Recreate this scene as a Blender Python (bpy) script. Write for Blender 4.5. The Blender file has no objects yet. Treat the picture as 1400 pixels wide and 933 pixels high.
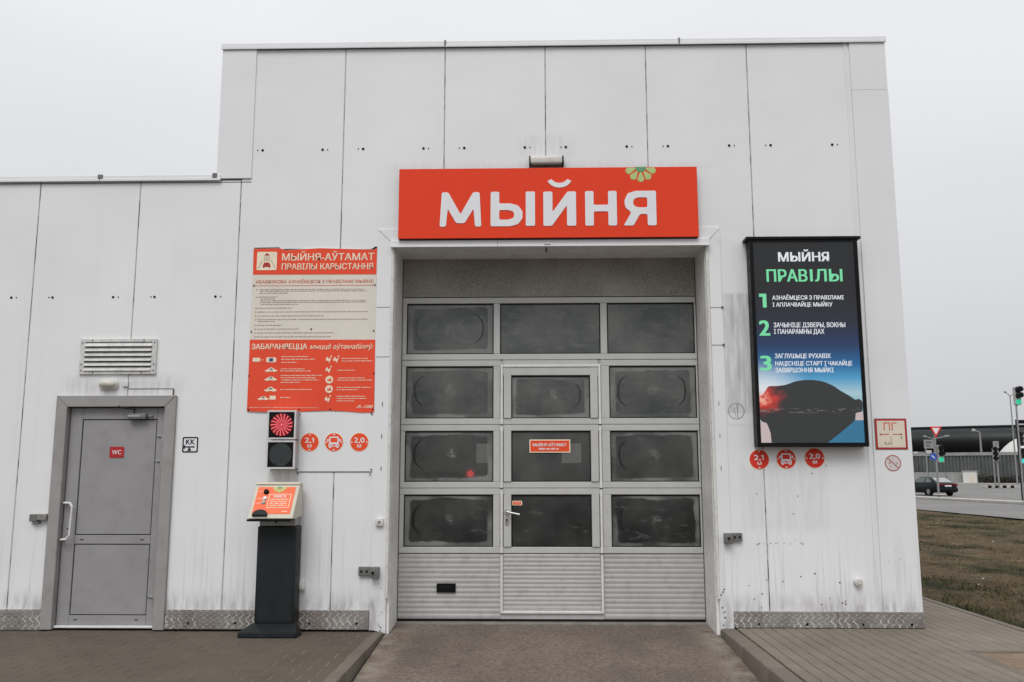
import bpy, bmesh, math, random
import numpy as np
from mathutils import Vector, Matrix
random.seed(7)
S = bpy.context.scene
COL = S.collection

# ------------------------------------------------------------ camera, sky, sun
CAM = (-0.1423, -8.2755, 1.4374)
PITCH, YAW, ROLL, FPX = 0.1480063, 0.0229845, -0.00070104, 1201.7357   # focal length in px of a 1400 px wide frame
def cam_axes():
    cp, sp, cy, sy = math.cos(PITCH), math.sin(PITCH), math.cos(YAW), math.sin(YAW)
    f = Vector((-sy * cp, cy * cp, sp)); r0 = Vector((cy, sy, 0)); u0 = r0.cross(f)
    r = math.cos(ROLL) * r0 + math.sin(ROLL) * u0
    u = -math.sin(ROLL) * r0 + math.cos(ROLL) * u0
    return r, u, f
CR, CU, CF = cam_axes()
cd = bpy.data.cameras.new('camera'); cam = bpy.data.objects.new('camera', cd); COL.objects.link(cam)
m = Matrix((CR, CU, -CF)).transposed().to_4x4(); m.translation = CAM
cam.matrix_world = m
cd.sensor_width = 36; cd.lens = FPX / 1400 * 36; cd.clip_end = 5000; cd.clip_start = 0.05
S.camera = cam
S.view_settings.view_transform = 'Standard'; S.view_settings.look = 'None'
S.view_settings.exposure = 0.0; S.view_settings.gamma = 1.0

def at(px, py, v, axis=2):
    """point of the world seen at pixel (px, py) of the 1400x933 photo on the plane axis = v (layout of the far background)"""
    d = CF + CR * ((px - 700) / FPX) + CU * ((466.5 - py) / FPX)
    t = (v - CAM[axis]) / d[axis]
    return Vector(CAM) + d * t

SUN_EL, SUN_AZ = math.radians(52), math.radians(-14)    # behind the camera, a little to the left
w = bpy.data.worlds.new('World'); S.world = w; w.use_nodes = True
nt = w.node_tree; nt.nodes.clear()
def N(nt, t, **kw):
    n = nt.nodes.new(t)
    for k, v in kw.items():
        if k == 'inp':
            for a, b in v.items(): n.inputs[a].default_value = b
        else: setattr(n, k, v)
    return n
L = lambda nt, a, b: nt.links.new(a, b)
out = N(nt, 'ShaderNodeOutputWorld'); bg = N(nt, 'ShaderNodeBackground', inp={'Strength': 0.1}); L(nt, bg.outputs[0], out.inputs[0])
sky = N(nt, 'ShaderNodeTexSky'); sky.sky_type = 'NISHITA'; sky.sun_disc = False
sky.sun_elevation = SUN_EL; sky.sun_rotation = math.pi + SUN_AZ; sky.dust_density = 5.0; sky.ozone_density = 1.0
hs = N(nt, 'ShaderNodeHueSaturation', inp={'Saturation': 0.15}); L(nt, sky.outputs[0], hs.inputs['Color'])
tc = N(nt, 'ShaderNodeTexCoord'); sx = N(nt, 'ShaderNodeSeparateXYZ'); L(nt, tc.outputs['Generated'], sx.inputs[0])
cr = N(nt, 'ShaderNodeValToRGB'); L(nt, sx.outputs['Z'], cr.inputs[0])
e = cr.color_ramp.elements; e[0].position = 0.0; e[0].color = (.585, .595, .62, 1); e[1].position = 0.75; e[1].color = (1.06, 1.065, 1.08, 1)
k = e.new(0.22); k.color = (.70, .712, .735, 1); k = e.new(0.42); k.color = (.83, .84, .865, 1)
nz = N(nt, 'ShaderNodeTexNoise', inp={'Scale': 1.6, 'Detail': 3.0}); mp = N(nt, 'ShaderNodeMapping'); mp.inputs['Scale'].default_value = (1, 1, 2.6)
L(nt, tc.outputs['Generated'], mp.inputs[0]); L(nt, mp.outputs[0], nz.inputs[0])
mr = N(nt, 'ShaderNodeMapRange', inp={'From Min': .3, 'From Max': .7, 'To Min': 9.75, 'To Max': 10.7}); L(nt, nz.outputs[0], mr.inputs[0])
vm = N(nt, 'ShaderNodeVectorMath', operation='SCALE'); L(nt, cr.outputs[0], vm.inputs[0]); L(nt, mr.outputs[0], vm.inputs['Scale'])
mx = N(nt, 'ShaderNodeMix', data_type='RGBA', inp={0: 0.92}); L(nt, hs.outputs[0], mx.inputs[6]); L(nt, vm.outputs[0], mx.inputs[7])
L(nt, mx.outputs[2], bg.inputs[0])

sl = bpy.data.lights.new('sun', 'SUN'); sl.energy = 1.5; sl.angle = math.radians(30); sl.color = (1.0, 0.98, 0.955)
sun = bpy.data.objects.new('sun', sl); COL.objects.link(sun)
sd = Vector((math.sin(SUN_AZ) * math.cos(SUN_EL), -math.cos(SUN_AZ) * math.cos(SUN_EL), math.sin(SUN_EL)))
sun.rotation_euler = sd.to_track_quat('Z', 'Y').to_euler()

# ------------------------------------------------------------ materials
def lin(c): return c / 12.92 / 255 if c <= 10.3 else (((c / 255) + .055) / 1.055) ** 2.4
def ph(r, g, b, k=0.8): return tuple(min(lin(c) / k, .9) for c in (r, g, b))
MATS = {}
class NB:
    """tiny node builder on a material"""
    def __init__(s, name):
        s.m = bpy.data.materials.new(name); s.m.use_nodes = True; s.nt = s.m.node_tree
        s.p = s.nt.nodes['Principled BSDF']; s.out = s.nt.nodes['Material Output']; MATS[name] = s.m
        s._pos = None; s._obj = None
    def n(s, t, **kw): return N(s.nt, t, **kw)
    def l(s, a, b): s.nt.links.new(a, b)
    def pos(s):
        if not s._pos: s._pos = s.n('ShaderNodeNewGeometry').outputs['Position']
        return s._pos
    def obj(s):
        if not s._obj: s._obj = s.n('ShaderNodeTexCoord').outputs['Object']
        return s._obj
    def sep(s, v):
        q = s.n('ShaderNodeSeparateXYZ'); s.l(v, q.inputs[0]); return q.outputs
    def scale(s, v, sc, loc=(0, 0, 0)):
        q = s.n('ShaderNodeMapping'); q.inputs['Scale'].default_value = sc; q.inputs['Location'].default_value = loc; s.l(v, q.inputs[0]); return q.outputs[0]
    def noise(s, v, scale, detail=3, rough=.55):
        q = s.n('ShaderNodeTexNoise', inp={'Scale': scale, 'Detail': detail, 'Roughness': rough}); s.l(v, q.inputs['Vector']); return q.outputs[0]
    def mr(s, v, a, b, c=0, d=1, smooth=False):
        q = s.n('ShaderNodeMapRange', inp={'From Min': a, 'From Max': b, 'To Min': c, 'To Max': d})
        if smooth: q.interpolation_type = 'SMOOTHSTEP'
        s.l(v, q.inputs[0]); return q.outputs[0]
    def math(s, op, a, b=None, c=None):
        q = s.n('ShaderNodeMath', operation=op)
        for i, v in enumerate((a, b, c)):
            if v is None: continue
            if isinstance(v, (int, float)): q.inputs[i].default_value = v
            else: s.l(v, q.inputs[i])
        return q.outputs[0]
    def mix(s, f, a, b):
        q = s.n('ShaderNodeMix', data_type='RGBA')
        for i, v in ((0, f), (6, a), (7, b)):
            if isinstance(v, (int, float)): q.inputs[i].default_value = v
            elif isinstance(v, tuple): q.inputs[i].default_value = (*v[:3], 1)
            else: s.l(v, q.inputs[i])
        return q.outputs[2]
    def bump(s, h, strength=.3, dist=.01):
        q = s.n('ShaderNodeBump', inp={'Strength': strength, 'Distance': dist}); s.l(h, q.inputs['Height']); s.l(q.outputs[0], s.p.inputs['Normal'])
    def base(s, v):
        if isinstance(v, tuple): s.p.inputs['Base Color'].default_value = (*v[:3], 1)
        else: s.l(v, s.p.inputs['Base Color'])
    def set(s, **kw):
        for k, v in kw.items():
            i = s.p.inputs[k.replace('_', ' ')]
            if isinstance(v, (int, float, tuple)): i.default_value = v
            else: s.l(v, i)
def simple(name, col, rough=.55, metal=0.0, var=.12, scale=6, bump=0.0, bscale=60, spec=.4, dirt=None, dirt_amt=.0, grain=0.0):
    b = NB(name); v = b.pos()
    c = b.mix(b.mr(b.noise(v, scale, 4), .3, .7), tuple(x * (1 - var) for x in col), tuple(min(x * (1 + var), 1) for x in col))
    if dirt_amt: c = b.mix(b.mr(b.noise(v, scale * 2.7, 6, .65), .5, .75, 0, dirt_amt), c, dirt or (.1, .09, .08))
    if grain: c = b.mix(b.mr(b.noise(v, bscale, 4, .7), .35, .7, 0, grain), c, tuple(x * .4 for x in col))
    b.base(c); b.set(Roughness=b.mr(b.noise(v, scale * 3, 2), .3, .7, max(rough - .08, 0), rough + .08), Metallic=metal)
    b.p.inputs['Specular IOR Level'].default_value = spec
    if bump: b.bump(b.noise(v, bscale, 4), .4, bump)
    return b.m
def emit(name, col, strength, base=(.02, .02, .02)):
    b = NB(name); b.base(base); b.set(Emission_Color=(*col, 1), Emission_Strength=strength, Roughness=.4); return b.m

# painted sandwich panels, with streaks of dirt that gather above the plinth and below fittings
def wall_paint(name, col=(.765, .77, .785)):
    b = NB(name); P = b.pos(); x, y, z = b.sep(P)
    c = b.mix(b.mr(b.noise(P, .9, 4), .3, .7), tuple(q * .955 for q in col), tuple(q * 1.03 for q in col))
    sv = b.scale(P, (38, 38, .8)); st = b.noise(sv, 1.0, 3, .6)
    sv2 = b.scale(P, (9, 9, .35), (3, 1, 2)); st2 = b.noise(sv2, 1.0, 4, .6)
    low = b.mr(z, .15, 1.25, 1, 0, True)
    streak = b.math('MULTIPLY', b.mr(st, .52, .74, 0, .42), low)
    streak2 = b.math('MULTIPLY', b.mr(st2, .52, .78, 0, .08), b.mr(z, 0, 4.5, 1, .35))
    vlow = b.math('MULTIPLY', b.mr(z, .19, .42, 1, 0, True), b.mr(b.noise(b.scale(P, (14, 14, 3)), 1, 5, .65), .38, .72, 0, .75))
    def box(x0, x1, z0, z1, s, sz):
        a = b.math('MULTIPLY', b.mr(x, x0 - s, x0 + s, 0, 1, True), b.mr(x, x1 - s, x1 + s, 1, 0, True))
        d = b.math('MULTIPLY', b.mr(z, z0 - sz, z0 + sz, 0, 1, True), b.mr(z, z1 - sz, z1 + sz, 1, 0, True))
        return b.math('MULTIPLY', a, d)
    oi = b.n('ShaderNodeObjectInfo').outputs['Random']; c = b.mix(b.mr(oi, 0, 1, 0, .05), c, (.5, .5, .5))
    tot = b.math('MAXIMUM', b.math('MAXIMUM', streak, streak2), vlow)
    stx = b.mr(b.noise(b.scale(P, (22, 22, 2.2), (5, 0, 1)), 1.0, 5, .6), .36, .66, .12, .8)
    for bx, amt in (((1.68, 1.93, 1.98, 3.12, .02, .02), .62), ((1.78, 2.58, .9, 1.5, .03, .05), .20), ((-.25, .25, 4.5, 4.72, .1, .05), .25),
                    ((-4.6, -3.5, 2.16, 2.34, .15, .08), .42), ((-2.62, -2.33, 1.2, 1.46, .02, .06), .4), ((-1.55, 1.6, 4.35, 4.42, .1, .05), .22),
                    ((1.5, 1.75, 3.6, 3.66, .08, .04), .2), ((-1.62, -1.5, .02, .35, .02, .1), .3)):
        tot = b.math('MAXIMUM', tot, b.math('MULTIPLY', b.math('MULTIPLY', box(*bx), stx), amt))
    sp = b.math('MULTIPLY', b.mr(b.noise(P, 42, 2, .5), .70, .74, 0, .55), b.mr(z, .3, 1.5, 1, .15))
    tot = b.math('MAXIMUM', tot, sp)
    c = b.mix(tot, c, (.17, .155, .14))
    b.base(c); b.set(Roughness=b.mr(b.noise(P, 3, 3), .3, .7, .42, .6)); b.p.inputs['Specular IOR Level'].default_value = .35
    b.bump(b.math('ADD', b.math('MULTIPLY', b.noise(P, 1.3, 2), 1.6), b.math('MULTIPLY', b.math('SINE', b.math('MULTIPLY', x, 62.8)), .018)), .25, .02)
    return b.m
M_wall = wall_paint('white_sandwich_panel_paint')
M_trim = wall_paint('pale_flashing_paint', (.755, .762, .78))
M_core = simple('painted_shadow_dark', (.12, .115, .11), .8)
M_seam = simple('grey_building_shell', (.25, .25, .25), .8)
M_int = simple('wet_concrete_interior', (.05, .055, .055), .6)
M_white = simple('white_plastic', (.66, .66, .64), .4, var=.05, dirt=(.25, .22, .2), dirt_amt=.45, scale=9)
M_lamp = simple('frosted_lamp_cover', (.62, .60, .55), .3, var=.06, dirt=(.2, .17, .14), dirt_amt=.35)
M_lampm = simple('weathered_lamp_metal', (.33, .31, .27), .45, dirt=(.1, .08, .06), dirt_amt=.7, scale=14)
M_door = simple('grey_door_paint', (.285, .279, .287), .48, var=.06, scale=2.5, dirt=(.16, .14, .14), dirt_amt=.3)
M_case = simple('grey_door_casing_paint', (.30, .292, .288), .5, var=.07, scale=3, dirt=(.17, .13, .12), dirt_amt=.35)
M_dark = simple('black_rubber', (.010, .010, .010), .6, spec=.12)
M_bracket = simple('grey_cast_bracket', (.15, .15, .145), .5, scale=20, dirt_amt=.5)
M_steel = simple('brushed_steel', (.55, .55, .55), .32, .9, var=.08, scale=30)
M_white_metal = simple('white_painted_metal', (.6, .6, .6), .4, dirt_amt=.25, scale=14)
M_slat = simple('louvre_slat_paint', (.60, .60, .585), .45, dirt=(.2, .18, .16), dirt_amt=.4, scale=12)
M_alu = simple('grey_anodised_aluminium', (.50, .505, .49), .42, .1, var=.04, scale=3, dirt=(.3, .28, .26), dirt_amt=.22)
M_alub = simple('bright_aluminium_edge', (.72, .72, .70), .35, .1, var=.05, dirt=(.3, .28, .25), dirt_amt=.3)
M_jamb = simple('jamb_flashing', (.80, .80, .78), .45, var=.06, scale=5, dirt=(.2, .18, .16), dirt_amt=.35)
M_orange = simple('orange_sign_face', (.76, .058, .022), .5, var=.02, scale=2, spec=.12)
M_orange2 = simple('poster_orange', (.78, .085, .042), .55, var=.05, scale=3, spec=.12)
M_dot = simple('sticker_orange', (.80, .085, .03), .5, var=.05, scale=9, spec=.12)
M_kpan = simple('sun_faded_orange_panel', (.84, .175, .085), .5, var=.05, scale=9, spec=.15)
M_dotr = simple('sticker_red', (.66, .042, .025), .5, var=.06, scale=9, spec=.15)
M_signwhite = simple('sign_letter_white', (.74, .75, .78), .4, var=.02)
M_signside = simple('sign_case_red', (.12, .012, .01), .5)
M_cream = simple('sun_bleached_print', (.66, .60, .50), .55, var=.06, scale=3)
M_creamt = simple('cream_print', (.82, .72, .55), .5, var=.06, scale=12)
M_paper = simple('poster_paper', (.70, .655, .58), .55, var=.05, scale=4)
M_ptext = simple('faded_brown_print', (.34, .27, .22), .6)
M_ored = simple('faded_red_print', (.60, .16, .10), .6, var=.2, scale=30)
M_blue = simple('print_blue', (.03, .06, .22), .5)
M_petal = simple('pale_green_petal', (.44, .55, .21), .5, var=.08)
M_petald = simple('dark_green_petal', (.11, .33, .15), .5, var=.08)
M_kdark = simple('anthracite_powder_coat', (.017, .020, .022), .5, var=.12, scale=5, dirt=(.05, .05, .05), dirt_amt=.22, spec=.18)
M_kbeige = simple('beige_housing_paint', (.54, .51, .41), .45, var=.05, dirt=(.2, .18, .14), dirt_amt=.3)
M_kgrey = simple('galvanised_metal', (.30, .29, .27), .4, .5, scale=20)
M_red = simple('deep_red_sign', (.42, .018, .022), .45, var=.04)
M_black = simple('black_lacquer', (.006, .006, .007), .42, spec=.14)
M_lens = simple('dark_lens', (.028, .036, .036), .25)
M_lensdot = simple('unlit_diode', (.10, .12, .12), .3)
M_redlit = emit('lit_red_diode', (1.0, .13, .16), 1.5, (.1, .01, .01))
M_redglow = emit('red_lens_glow', (.55, .004, .012), .2, (.02, .002, .002))
M_thresh = simple('threshold_concrete', (.20, .19, .17), .8, var=.2, scale=8, bump=.01, bscale=90)
M_rub = simple('rusty_edge', (.11, .075, .05), .8, var=.3, scale=30)

# tread plate: greyish galvanised with brown grime and pale lime runs
b = NB('tread_plate_metal'); P = b.pos(); x, y, z = b.sep(P)
c = b.mix(b.mr(b.noise(P, 5, 4), .35, .65), (.21, .20, .187), (.34, .33, .315))
c = b.mix(b.mr(b.noise(P, 1.1, 2), .42, .6, 0, .75), c, (.19, .155, .145))
wob = b.math('MULTIPLY', b.math('SINE', b.math('MULTIPLY', z, 72)), .016)
xx = b.math('ADD', b.math('ADD', x, wob), b.math('MULTIPLY', b.noise(P, 5, 2), .06))
line = b.math('ABSOLUTE', b.math('SUBTRACT', b.math('FRACT', b.math('MULTIPLY', xx, 16.0)), .5))
line = b.mr(line, .05, .16, 1, 0, True)
line = b.math('MULTIPLY', line, b.mr(b.noise(b.scale(P, (5, 5, 1.2)), 1, 3), .42, .54, 0, .95))
line = b.math('MULTIPLY', line, b.mr(z, .10, .18, 1, .3, True))
c = b.mix(line, c, (.62, .60, .57)); c = b.mix(b.mr(z, .0, .05, .5, 0, True), c, (.10, .085, .07))
b.base(c); b.set(Metallic=.2, Roughness=.5); b.bump(b.noise(P, 60, 3), .4, .003); M_tread = b.m
M_treadhi = simple('worn_tread_lens', (.33, .32, .30), .5, .2, var=.3, scale=6, dirt=(.16, .13, .12), dirt_amt=.8)

# stucco embossed top strip of the gate
b = NB('embossed_gate_header'); P = b.pos(); x, y, z = b.sep(P)
v = b.n('ShaderNodeTexVoronoi', inp={'Scale': 62.0}); b.l(P, v.inputs['Vector']); vo = v.outputs['Distance']
c = b.mix(b.mr(b.noise(P, 2.2, 5), .35, .65), (.22, .21, .19), (.32, .30, .275))
c = b.mix(b.mr(b.noise(P, 60, 5, .75), .47, .60, 0, .45), c, (.50, .47, .43)); c = b.mix(b.mr(vo, .0, .5, .45, 0), c, (.10, .09, .08))
b.base(c); b.set(Roughness=.5); b.bump(vo, .7, .006); M_emb = b.m

# gate glazing: scratched acrylic with a milky film that also paints in the sky reflection; Transparent lets a little of the wash hall through
def glazing(name, smeared):
    b = NB(name); g = b.n('ShaderNodeTexCoord').outputs['Generated']; O = b.pos()
    oi = b.n('ShaderNodeObjectInfo').outputs['Random']
    x, y, z = b.sep(g)
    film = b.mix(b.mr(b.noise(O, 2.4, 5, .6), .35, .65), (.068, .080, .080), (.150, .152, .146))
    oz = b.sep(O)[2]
    fac = b.math('ADD', b.mr(oz, .9, 2.9, .24, .93), b.mr(b.noise(O, 3.1, 3), .3, .7, -.07, .09))  # denser with height: paints sky reflection on upper panes, dark ground on lower
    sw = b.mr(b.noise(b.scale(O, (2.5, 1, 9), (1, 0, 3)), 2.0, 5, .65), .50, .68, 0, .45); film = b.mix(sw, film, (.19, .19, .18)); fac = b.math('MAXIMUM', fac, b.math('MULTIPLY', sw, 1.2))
    if smeared:
        wx = b.math('ADD', b.math('ABSOLUTE', b.math('SUBTRACT', x, .5)), b.mr(b.noise(O, 4.5, 2), .3, .7, -.012, .012))
        wz = b.math('ADD', b.math('ABSOLUTE', b.math('SUBTRACT', z, .5)), b.mr(b.noise(O, 3.3, 3), .3, .7, -.028, .028))
        ex = b.mr(wx, .37, .47, 0, 1); ez = b.mr(wz, .33, .46, 0, 1)
        r = b.math('POWER', b.math('ADD', b.math('POWER', ex, 3), b.math('POWER', ez, 3)), .333)
        ring = b.math('MULTIPLY', b.mr(r, .48, .88, 0, 1, True), b.mr(b.noise(O, 2.2, 3), .36, .55, .35, 1))
        edge_ = b.math('MULTIPLY', b.mr(r, .58, .66, 0, 1, True), b.mr(r, .70, .80, 1, 0, True)); film = b.mix(b.math('MULTIPLY', ring, .75), film, (.24, .245, .235)); film = b.mix(b.math('MULTIPLY', b.math('MULTIPLY', edge_, ring), .6), film, (.42, .42, .40))
        fac = b.math('MAXIMUM', fac, b.math('MULTIPLY', ring, .93))
        # bleached blotch round the middle fixing
        cx = b.math('ADD', .5, b.math('MULTIPLY', b.math('SUBTRACT', oi, .5), .06))
        dx = b.math('MULTIPLY', b.math('SUBTRACT', x, cx), 1.75); dz = b.math('SUBTRACT', z, b.math('ADD', .52, b.math('MULTIPLY', b.math('SUBTRACT', oi, .5), .10)))
        d = b.math('ADD', b.math('SQRT', b.math('ADD', b.math('MULTIPLY', dx, dx), b.math('MULTIPLY', dz, dz))), b.mr(b.noise(O, 17, 4), .3, .7, -.07, .07))
        blot = b.math('MULTIPLY', b.math('MULTIPLY', b.mr(d, .045, .125, 1, 0, True), b.mr(b.noise(O, 48, 4, .75), .40, .58, .25, 1)), b.mr(oi, 0, 1, .3, .9))
        film = b.mix(b.math('MULTIPLY', blot, b.mr(b.noise(O, 30, 4, .7), .35, .6, .4, 1)), film, (.28, .285, .28)); fac = b.math('MAXIMUM', fac, blot)
        # curved wiper scratches left and right
        def arc(x0, side, lo, hi):
            zz = b.math('SUBTRACT', z, b.mr(oi, 0, 1, .50, .54)); z2 = b.math('MULTIPLY', zz, zz)
            curve = b.math('ADD', b.math('MULTIPLY', z2, .35), b.math('MULTIPLY', b.math('MULTIPLY', z2, z2), 9))
            xc = b.math('ADD', x0, b.math('MULTIPLY', curve, side))
            dd = b.math('ABSOLUTE', b.math('SUBTRACT', b.math('ADD', x, b.mr(b.noise(O, 6, 2), .3, .7, -.006, .006)), xc))
            s_ = b.math('MULTIPLY', b.mr(dd, .006, .016, 1, 0, True), b.mr(b.math('ABSOLUTE', zz), .26, .31, 1, 0))
            return b.math('MULTIPLY', s_, b.mr(b.math('FRACT', b.math('MULTIPLY', oi, 7.3 if side > 0 else 3.7)), lo, hi, 0, .8))
        for a in (arc(.105, 1, .2, .5), arc(.875, -1, .4, .7)): film = b.mix(a, film, (.012, .012, .012))
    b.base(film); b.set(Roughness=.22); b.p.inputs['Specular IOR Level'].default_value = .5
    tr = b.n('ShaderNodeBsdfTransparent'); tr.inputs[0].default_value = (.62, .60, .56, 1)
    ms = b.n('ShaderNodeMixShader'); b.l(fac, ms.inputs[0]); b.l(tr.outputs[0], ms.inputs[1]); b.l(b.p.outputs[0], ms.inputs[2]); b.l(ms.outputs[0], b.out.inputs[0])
    return b.m
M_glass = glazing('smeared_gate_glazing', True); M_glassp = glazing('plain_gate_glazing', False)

# ground materials
def paver_mat(name, c0, c1, dirt):
    b = NB(name); P = b.pos(); oi = b.n('ShaderNodeObjectInfo').outputs['Random']
    c = b.mix(b.mr(b.noise(P, .8, 4), .35, .65), c0, c1)
    c = b.mix(b.mr(oi, 0, 1, 0, .22), c, tuple(q * .72 for q in c0))
    c = b.mix(b.mr(b.noise(P, 150, 3, .7), .4, .7, 0, .5), c, tuple(q * .55 for q in c0))
    c = b.mix(b.mr(b.noise(P, 2.6, 6, .68), .5, .7, 0, .5), c, dirt)
    b.base(c); b.set(Roughness=.85); b.p.inputs['Specular IOR Level'].default_value = .25; b.bump(b.noise(P, 120, 4), .5, .004)
    return b.m
M_paver = paver_mat('grey_paver_concrete', (.110, .090, .070), (.138, .113, .089), (.080, .062, .047))
M_paver2 = paver_mat('weathered_strip_paver', (.180, .156, .125), (.240, .208, .168), (.145, .117, .088))
M_kerb = paver_mat('kerb_concrete', (.165, .140, .115), (.205, .176, .146), (.12, .095, .075))
M_sand = simple('joint_sand', (.27, .235, .19), .95, var=.3, scale=5, dirt=(.09, .075, .06), dirt_amt=1.0)
M_soilj = simple('dark_joint_soil', (.035, .03, .025), .95, var=.3)
b = NB('exposed_aggregate_concrete'); P = b.pos()
c = b.mix(b.mr(b.noise(P, .7, 4), .35, .65), (.150, .118, .095), (.205, .165, .135))
c = b.mix(b.mr(b.noise(P, 30, 5, .8), .46, .60, 0, .8), c, (.075, .06, .05)); c = b.mix(b.mr(b.noise(b.scale(P, (1, 1, 1), (4, 2, 0)), 60, 3, .8), .58, .68, 0, .75), c, (.36, .31, .26))
x, y, z = b.sep(P)
edge = b.mr(b.math('ABSOLUTE', b.math('SUBTRACT', x, .03)), 1.18, 1.5, 0, 1, True)
c = b.mix(b.math('MULTIPLY', edge, b.mr(b.noise(P, 4, 5), .42, .62, 0, .75)), c, (.30, .265, .22))
wet = b.math('MULTIPLY', b.mr(b.noise(b.scale(P, (1.2, .7, 1), (1, 5, 0)), 1.5, 4), .47, .62, 0, .35), b.mr(edge, 0, 1, 1, 0))
c = b.mix(wet, c, (.07, .06, .055))
b.base(c); b.set(Roughness=.8); b.p.inputs['Specular IOR Level'].default_value = .3; b.bump(b.noise(P, 75, 4, .7), .7, .008); M_drive = b.m
b = NB('dry_grass_soil'); P = b.pos(); 
c = b.mix(b.mr(b.noise(b.scale(P, (1, .8, 1)), .55, 5, .6), .38, .54), (.026, .032, .013), (.135, .100, .062))
c = b.mix(b.mr(b.noise(P, 9, 6, .7), .4, .65, 0, .75), c, (.042, .034, .02)); c = b.mix(b.mr(b.noise(P, 2.2, 5, .65), .55, .70, 0, .55), c, (.23, .175, .11))
b.base(c); b.set(Roughness=.95); b.p.inputs['Specular IOR Level'].default_value = .1; b.bump(b.noise(P, 14, 6, .7), .9, .05); M_soil = b.m
M_sandsoil = simple('bare_sandy_soil', (.20, .145, .10), .95, var=.25, scale=4, bump=.03, bscale=25, dirt=(.07, .05, .035), dirt_amt=.6)
b = NB('grass_blades'); P = b.pos(); oi = b.noise(P, 30, 2)
c = b.mix(b.mr(b.noise(b.scale(P, (1, .8, 1)), .55, 5, .6), .42, .52), (.026, .040, .013), (.150, .118, .066)); c = b.mix(b.mr(oi, .35, .65, 0, .6), c, (.05, .045, .02))
b.base(c); b.set(Roughness=.8); b.p.inputs['Specular IOR Level'].default_value = .15; M_grass = b.m
M_asph = simple('road_asphalt', (.20, .195, .19), .85, var=.12, scale=.3, grain=.3, bscale=9)
M_asph2 = simple('yard_asphalt', (.12, .115, .11), .85, var=.15, scale=.7, grain=.4, bscale=80)
M_mark = simple('road_marking_white', (.5, .5, .48), .7, var=.2, scale=2)
M_concw = simple('pale_kerb_concrete', (.42, .41, .38), .8, var=.15, scale=2)
M_kerbd = simple('dark_gutter_strip', (.07, .065, .06), .9)
M_far = simple('dark_arena_cladding', (.012, .015, .016), .5, .0, var=.15, scale=.05, spec=.3)
M_corr = simple('grey_corrugated_steel', (.10, .105, .105), .6, .1, var=.25, scale=.4)
M_corrl = simple('light_concrete_fence', (.26, .265, .26), .7, var=.2, scale=.5)
M_galv = simple('galvanised_pole', (.28, .285, .28), .45, .4, var=.1)
M_domew = simple('white_membrane', (.62, .62, .6), .6, var=.04, scale=.3)
M_green = emit('green_signal_lens', (.02, .55, .30), .8, (.01, .2, .1))
M_cyan = emit('cyan_signal_lens', (.05, .6, .55), .9, (.01, .2, .2))
M_signal = simple('grey_signal_housing', (.42, .42, .41), .5)
M_car = simple('black_car_paint', (.005, .008, .009), .25, .0, var=.05, spec=.18)
M_carg = simple('car_window_glass', (.10, .115, .115), .12, .3, spec=.9)
M_cargr = simple('rear_window_glass', (.33, .36, .36), .15, .3, spec=.9)
M_tail = simple('red_tail_lamp', (.20, .008, .018), .3, spec=.2)
M_tyre = simple('tyre_rubber', (.012, .012, .012), .8, spec=.1)
M_rim = simple('alloy_rim', (.3, .3, .3), .35, .8)
M_bush = simple('bare_dark_shrub', (.028, .026, .018), .9, var=.3, scale=2)

# LED screen picture: dark top to blue to pale horizon, read from height on the panel
b = NB('led_screen_picture'); P = b.pos(); x, y, z = b.sep(P)
r = b.n('ShaderNodeValToRGB'); b.l(b.mr(z, 1.69, 3.62), r.inputs[0]); E_ = r.color_ramp.elements
E_[0].position = 0; E_[0].color = (.03, .09, .14, 1); E_[1].position = 1; E_[1].color = (.022, .024, .026, 1)
for p_, c_ in ((.10, (.035, .13, .22)), (.16, (.16, .36, .46)), (.24, (.42, .62, .70)), (.31, (.09, .36, .62)), (.38, (.022, .14, .34)), (.47, (.025, .05, .13)), (.58, (.026, .03, .05)), (.72, (.024, .025, .028))):
    q = E_.new(p_); q.color = (*c_, 1)
c = r.outputs[0]
gx = b.math('SUBTRACT', x, 1.97); gz = b.math('SUBTRACT', z, 2.08)
gd = b.math('SQRT', b.math('ADD', b.math('MULTIPLY', gx, gx), b.math('MULTIPLY', b.math('MULTIPLY', gz, gz), 1.6)))
c = b.mix(b.mr(gd, .08, .55, 1, 0, True), c, (.80, .84, .88)); c = b.mix(b.mr(gd, .0, .15, .85, 0, True), c, (.9, .10, .05))
sc_ = b.mr(b.math('SINE', b.math('MULTIPLY', z, 520)), -1, 1, .86, 1.04)
vs = b.n('ShaderNodeVectorMath', operation='SCALE'); b.l(c, vs.inputs[0]); b.l(sc_, vs.inputs['Scale'])
b.base((.015, .015, .016)); b.l(vs.outputs[0], b.p.inputs['Emission Color']); b.set(Emission_Strength=.9, Roughness=.5); b.p.inputs['Specular IOR Level'].default_value = .1; M_led = b.m
b = NB('led_dark_silhouette'); P = b.pos(); x, y, z = b.sep(P)
gx = b.math('SUBTRACT', x, 1.97); gz = b.math('SUBTRACT', z, 2.10); gd = b.math('SQRT', b.math('ADD', b.math('MULTIPLY', gx, gx), b.math('MULTIPLY', b.math('MULTIPLY', gz, gz), 2.5)))
gd = b.math('ADD', gd, b.mr(b.noise(P, 12, 4), .3, .7, -.07, .07))
c = b.mix(b.mr(gd, .04, .27, 1, 0, True), (.020, .022, .022), (.75, .035, .02)); c = b.mix(b.mr(gd, .0, .11, .9, 0, True), c, (1, .55, .4))
c = b.mix(b.math('MULTIPLY', b.mr(b.math('ABSOLUTE', b.math('SUBTRACT', z, 1.995)), 0, .03, 1, 0), b.mr(b.noise(b.scale(P, (14, 1, 60)), 1, 3), .55, .62, 0, .7)), c, (.3, .28, .24))
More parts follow.
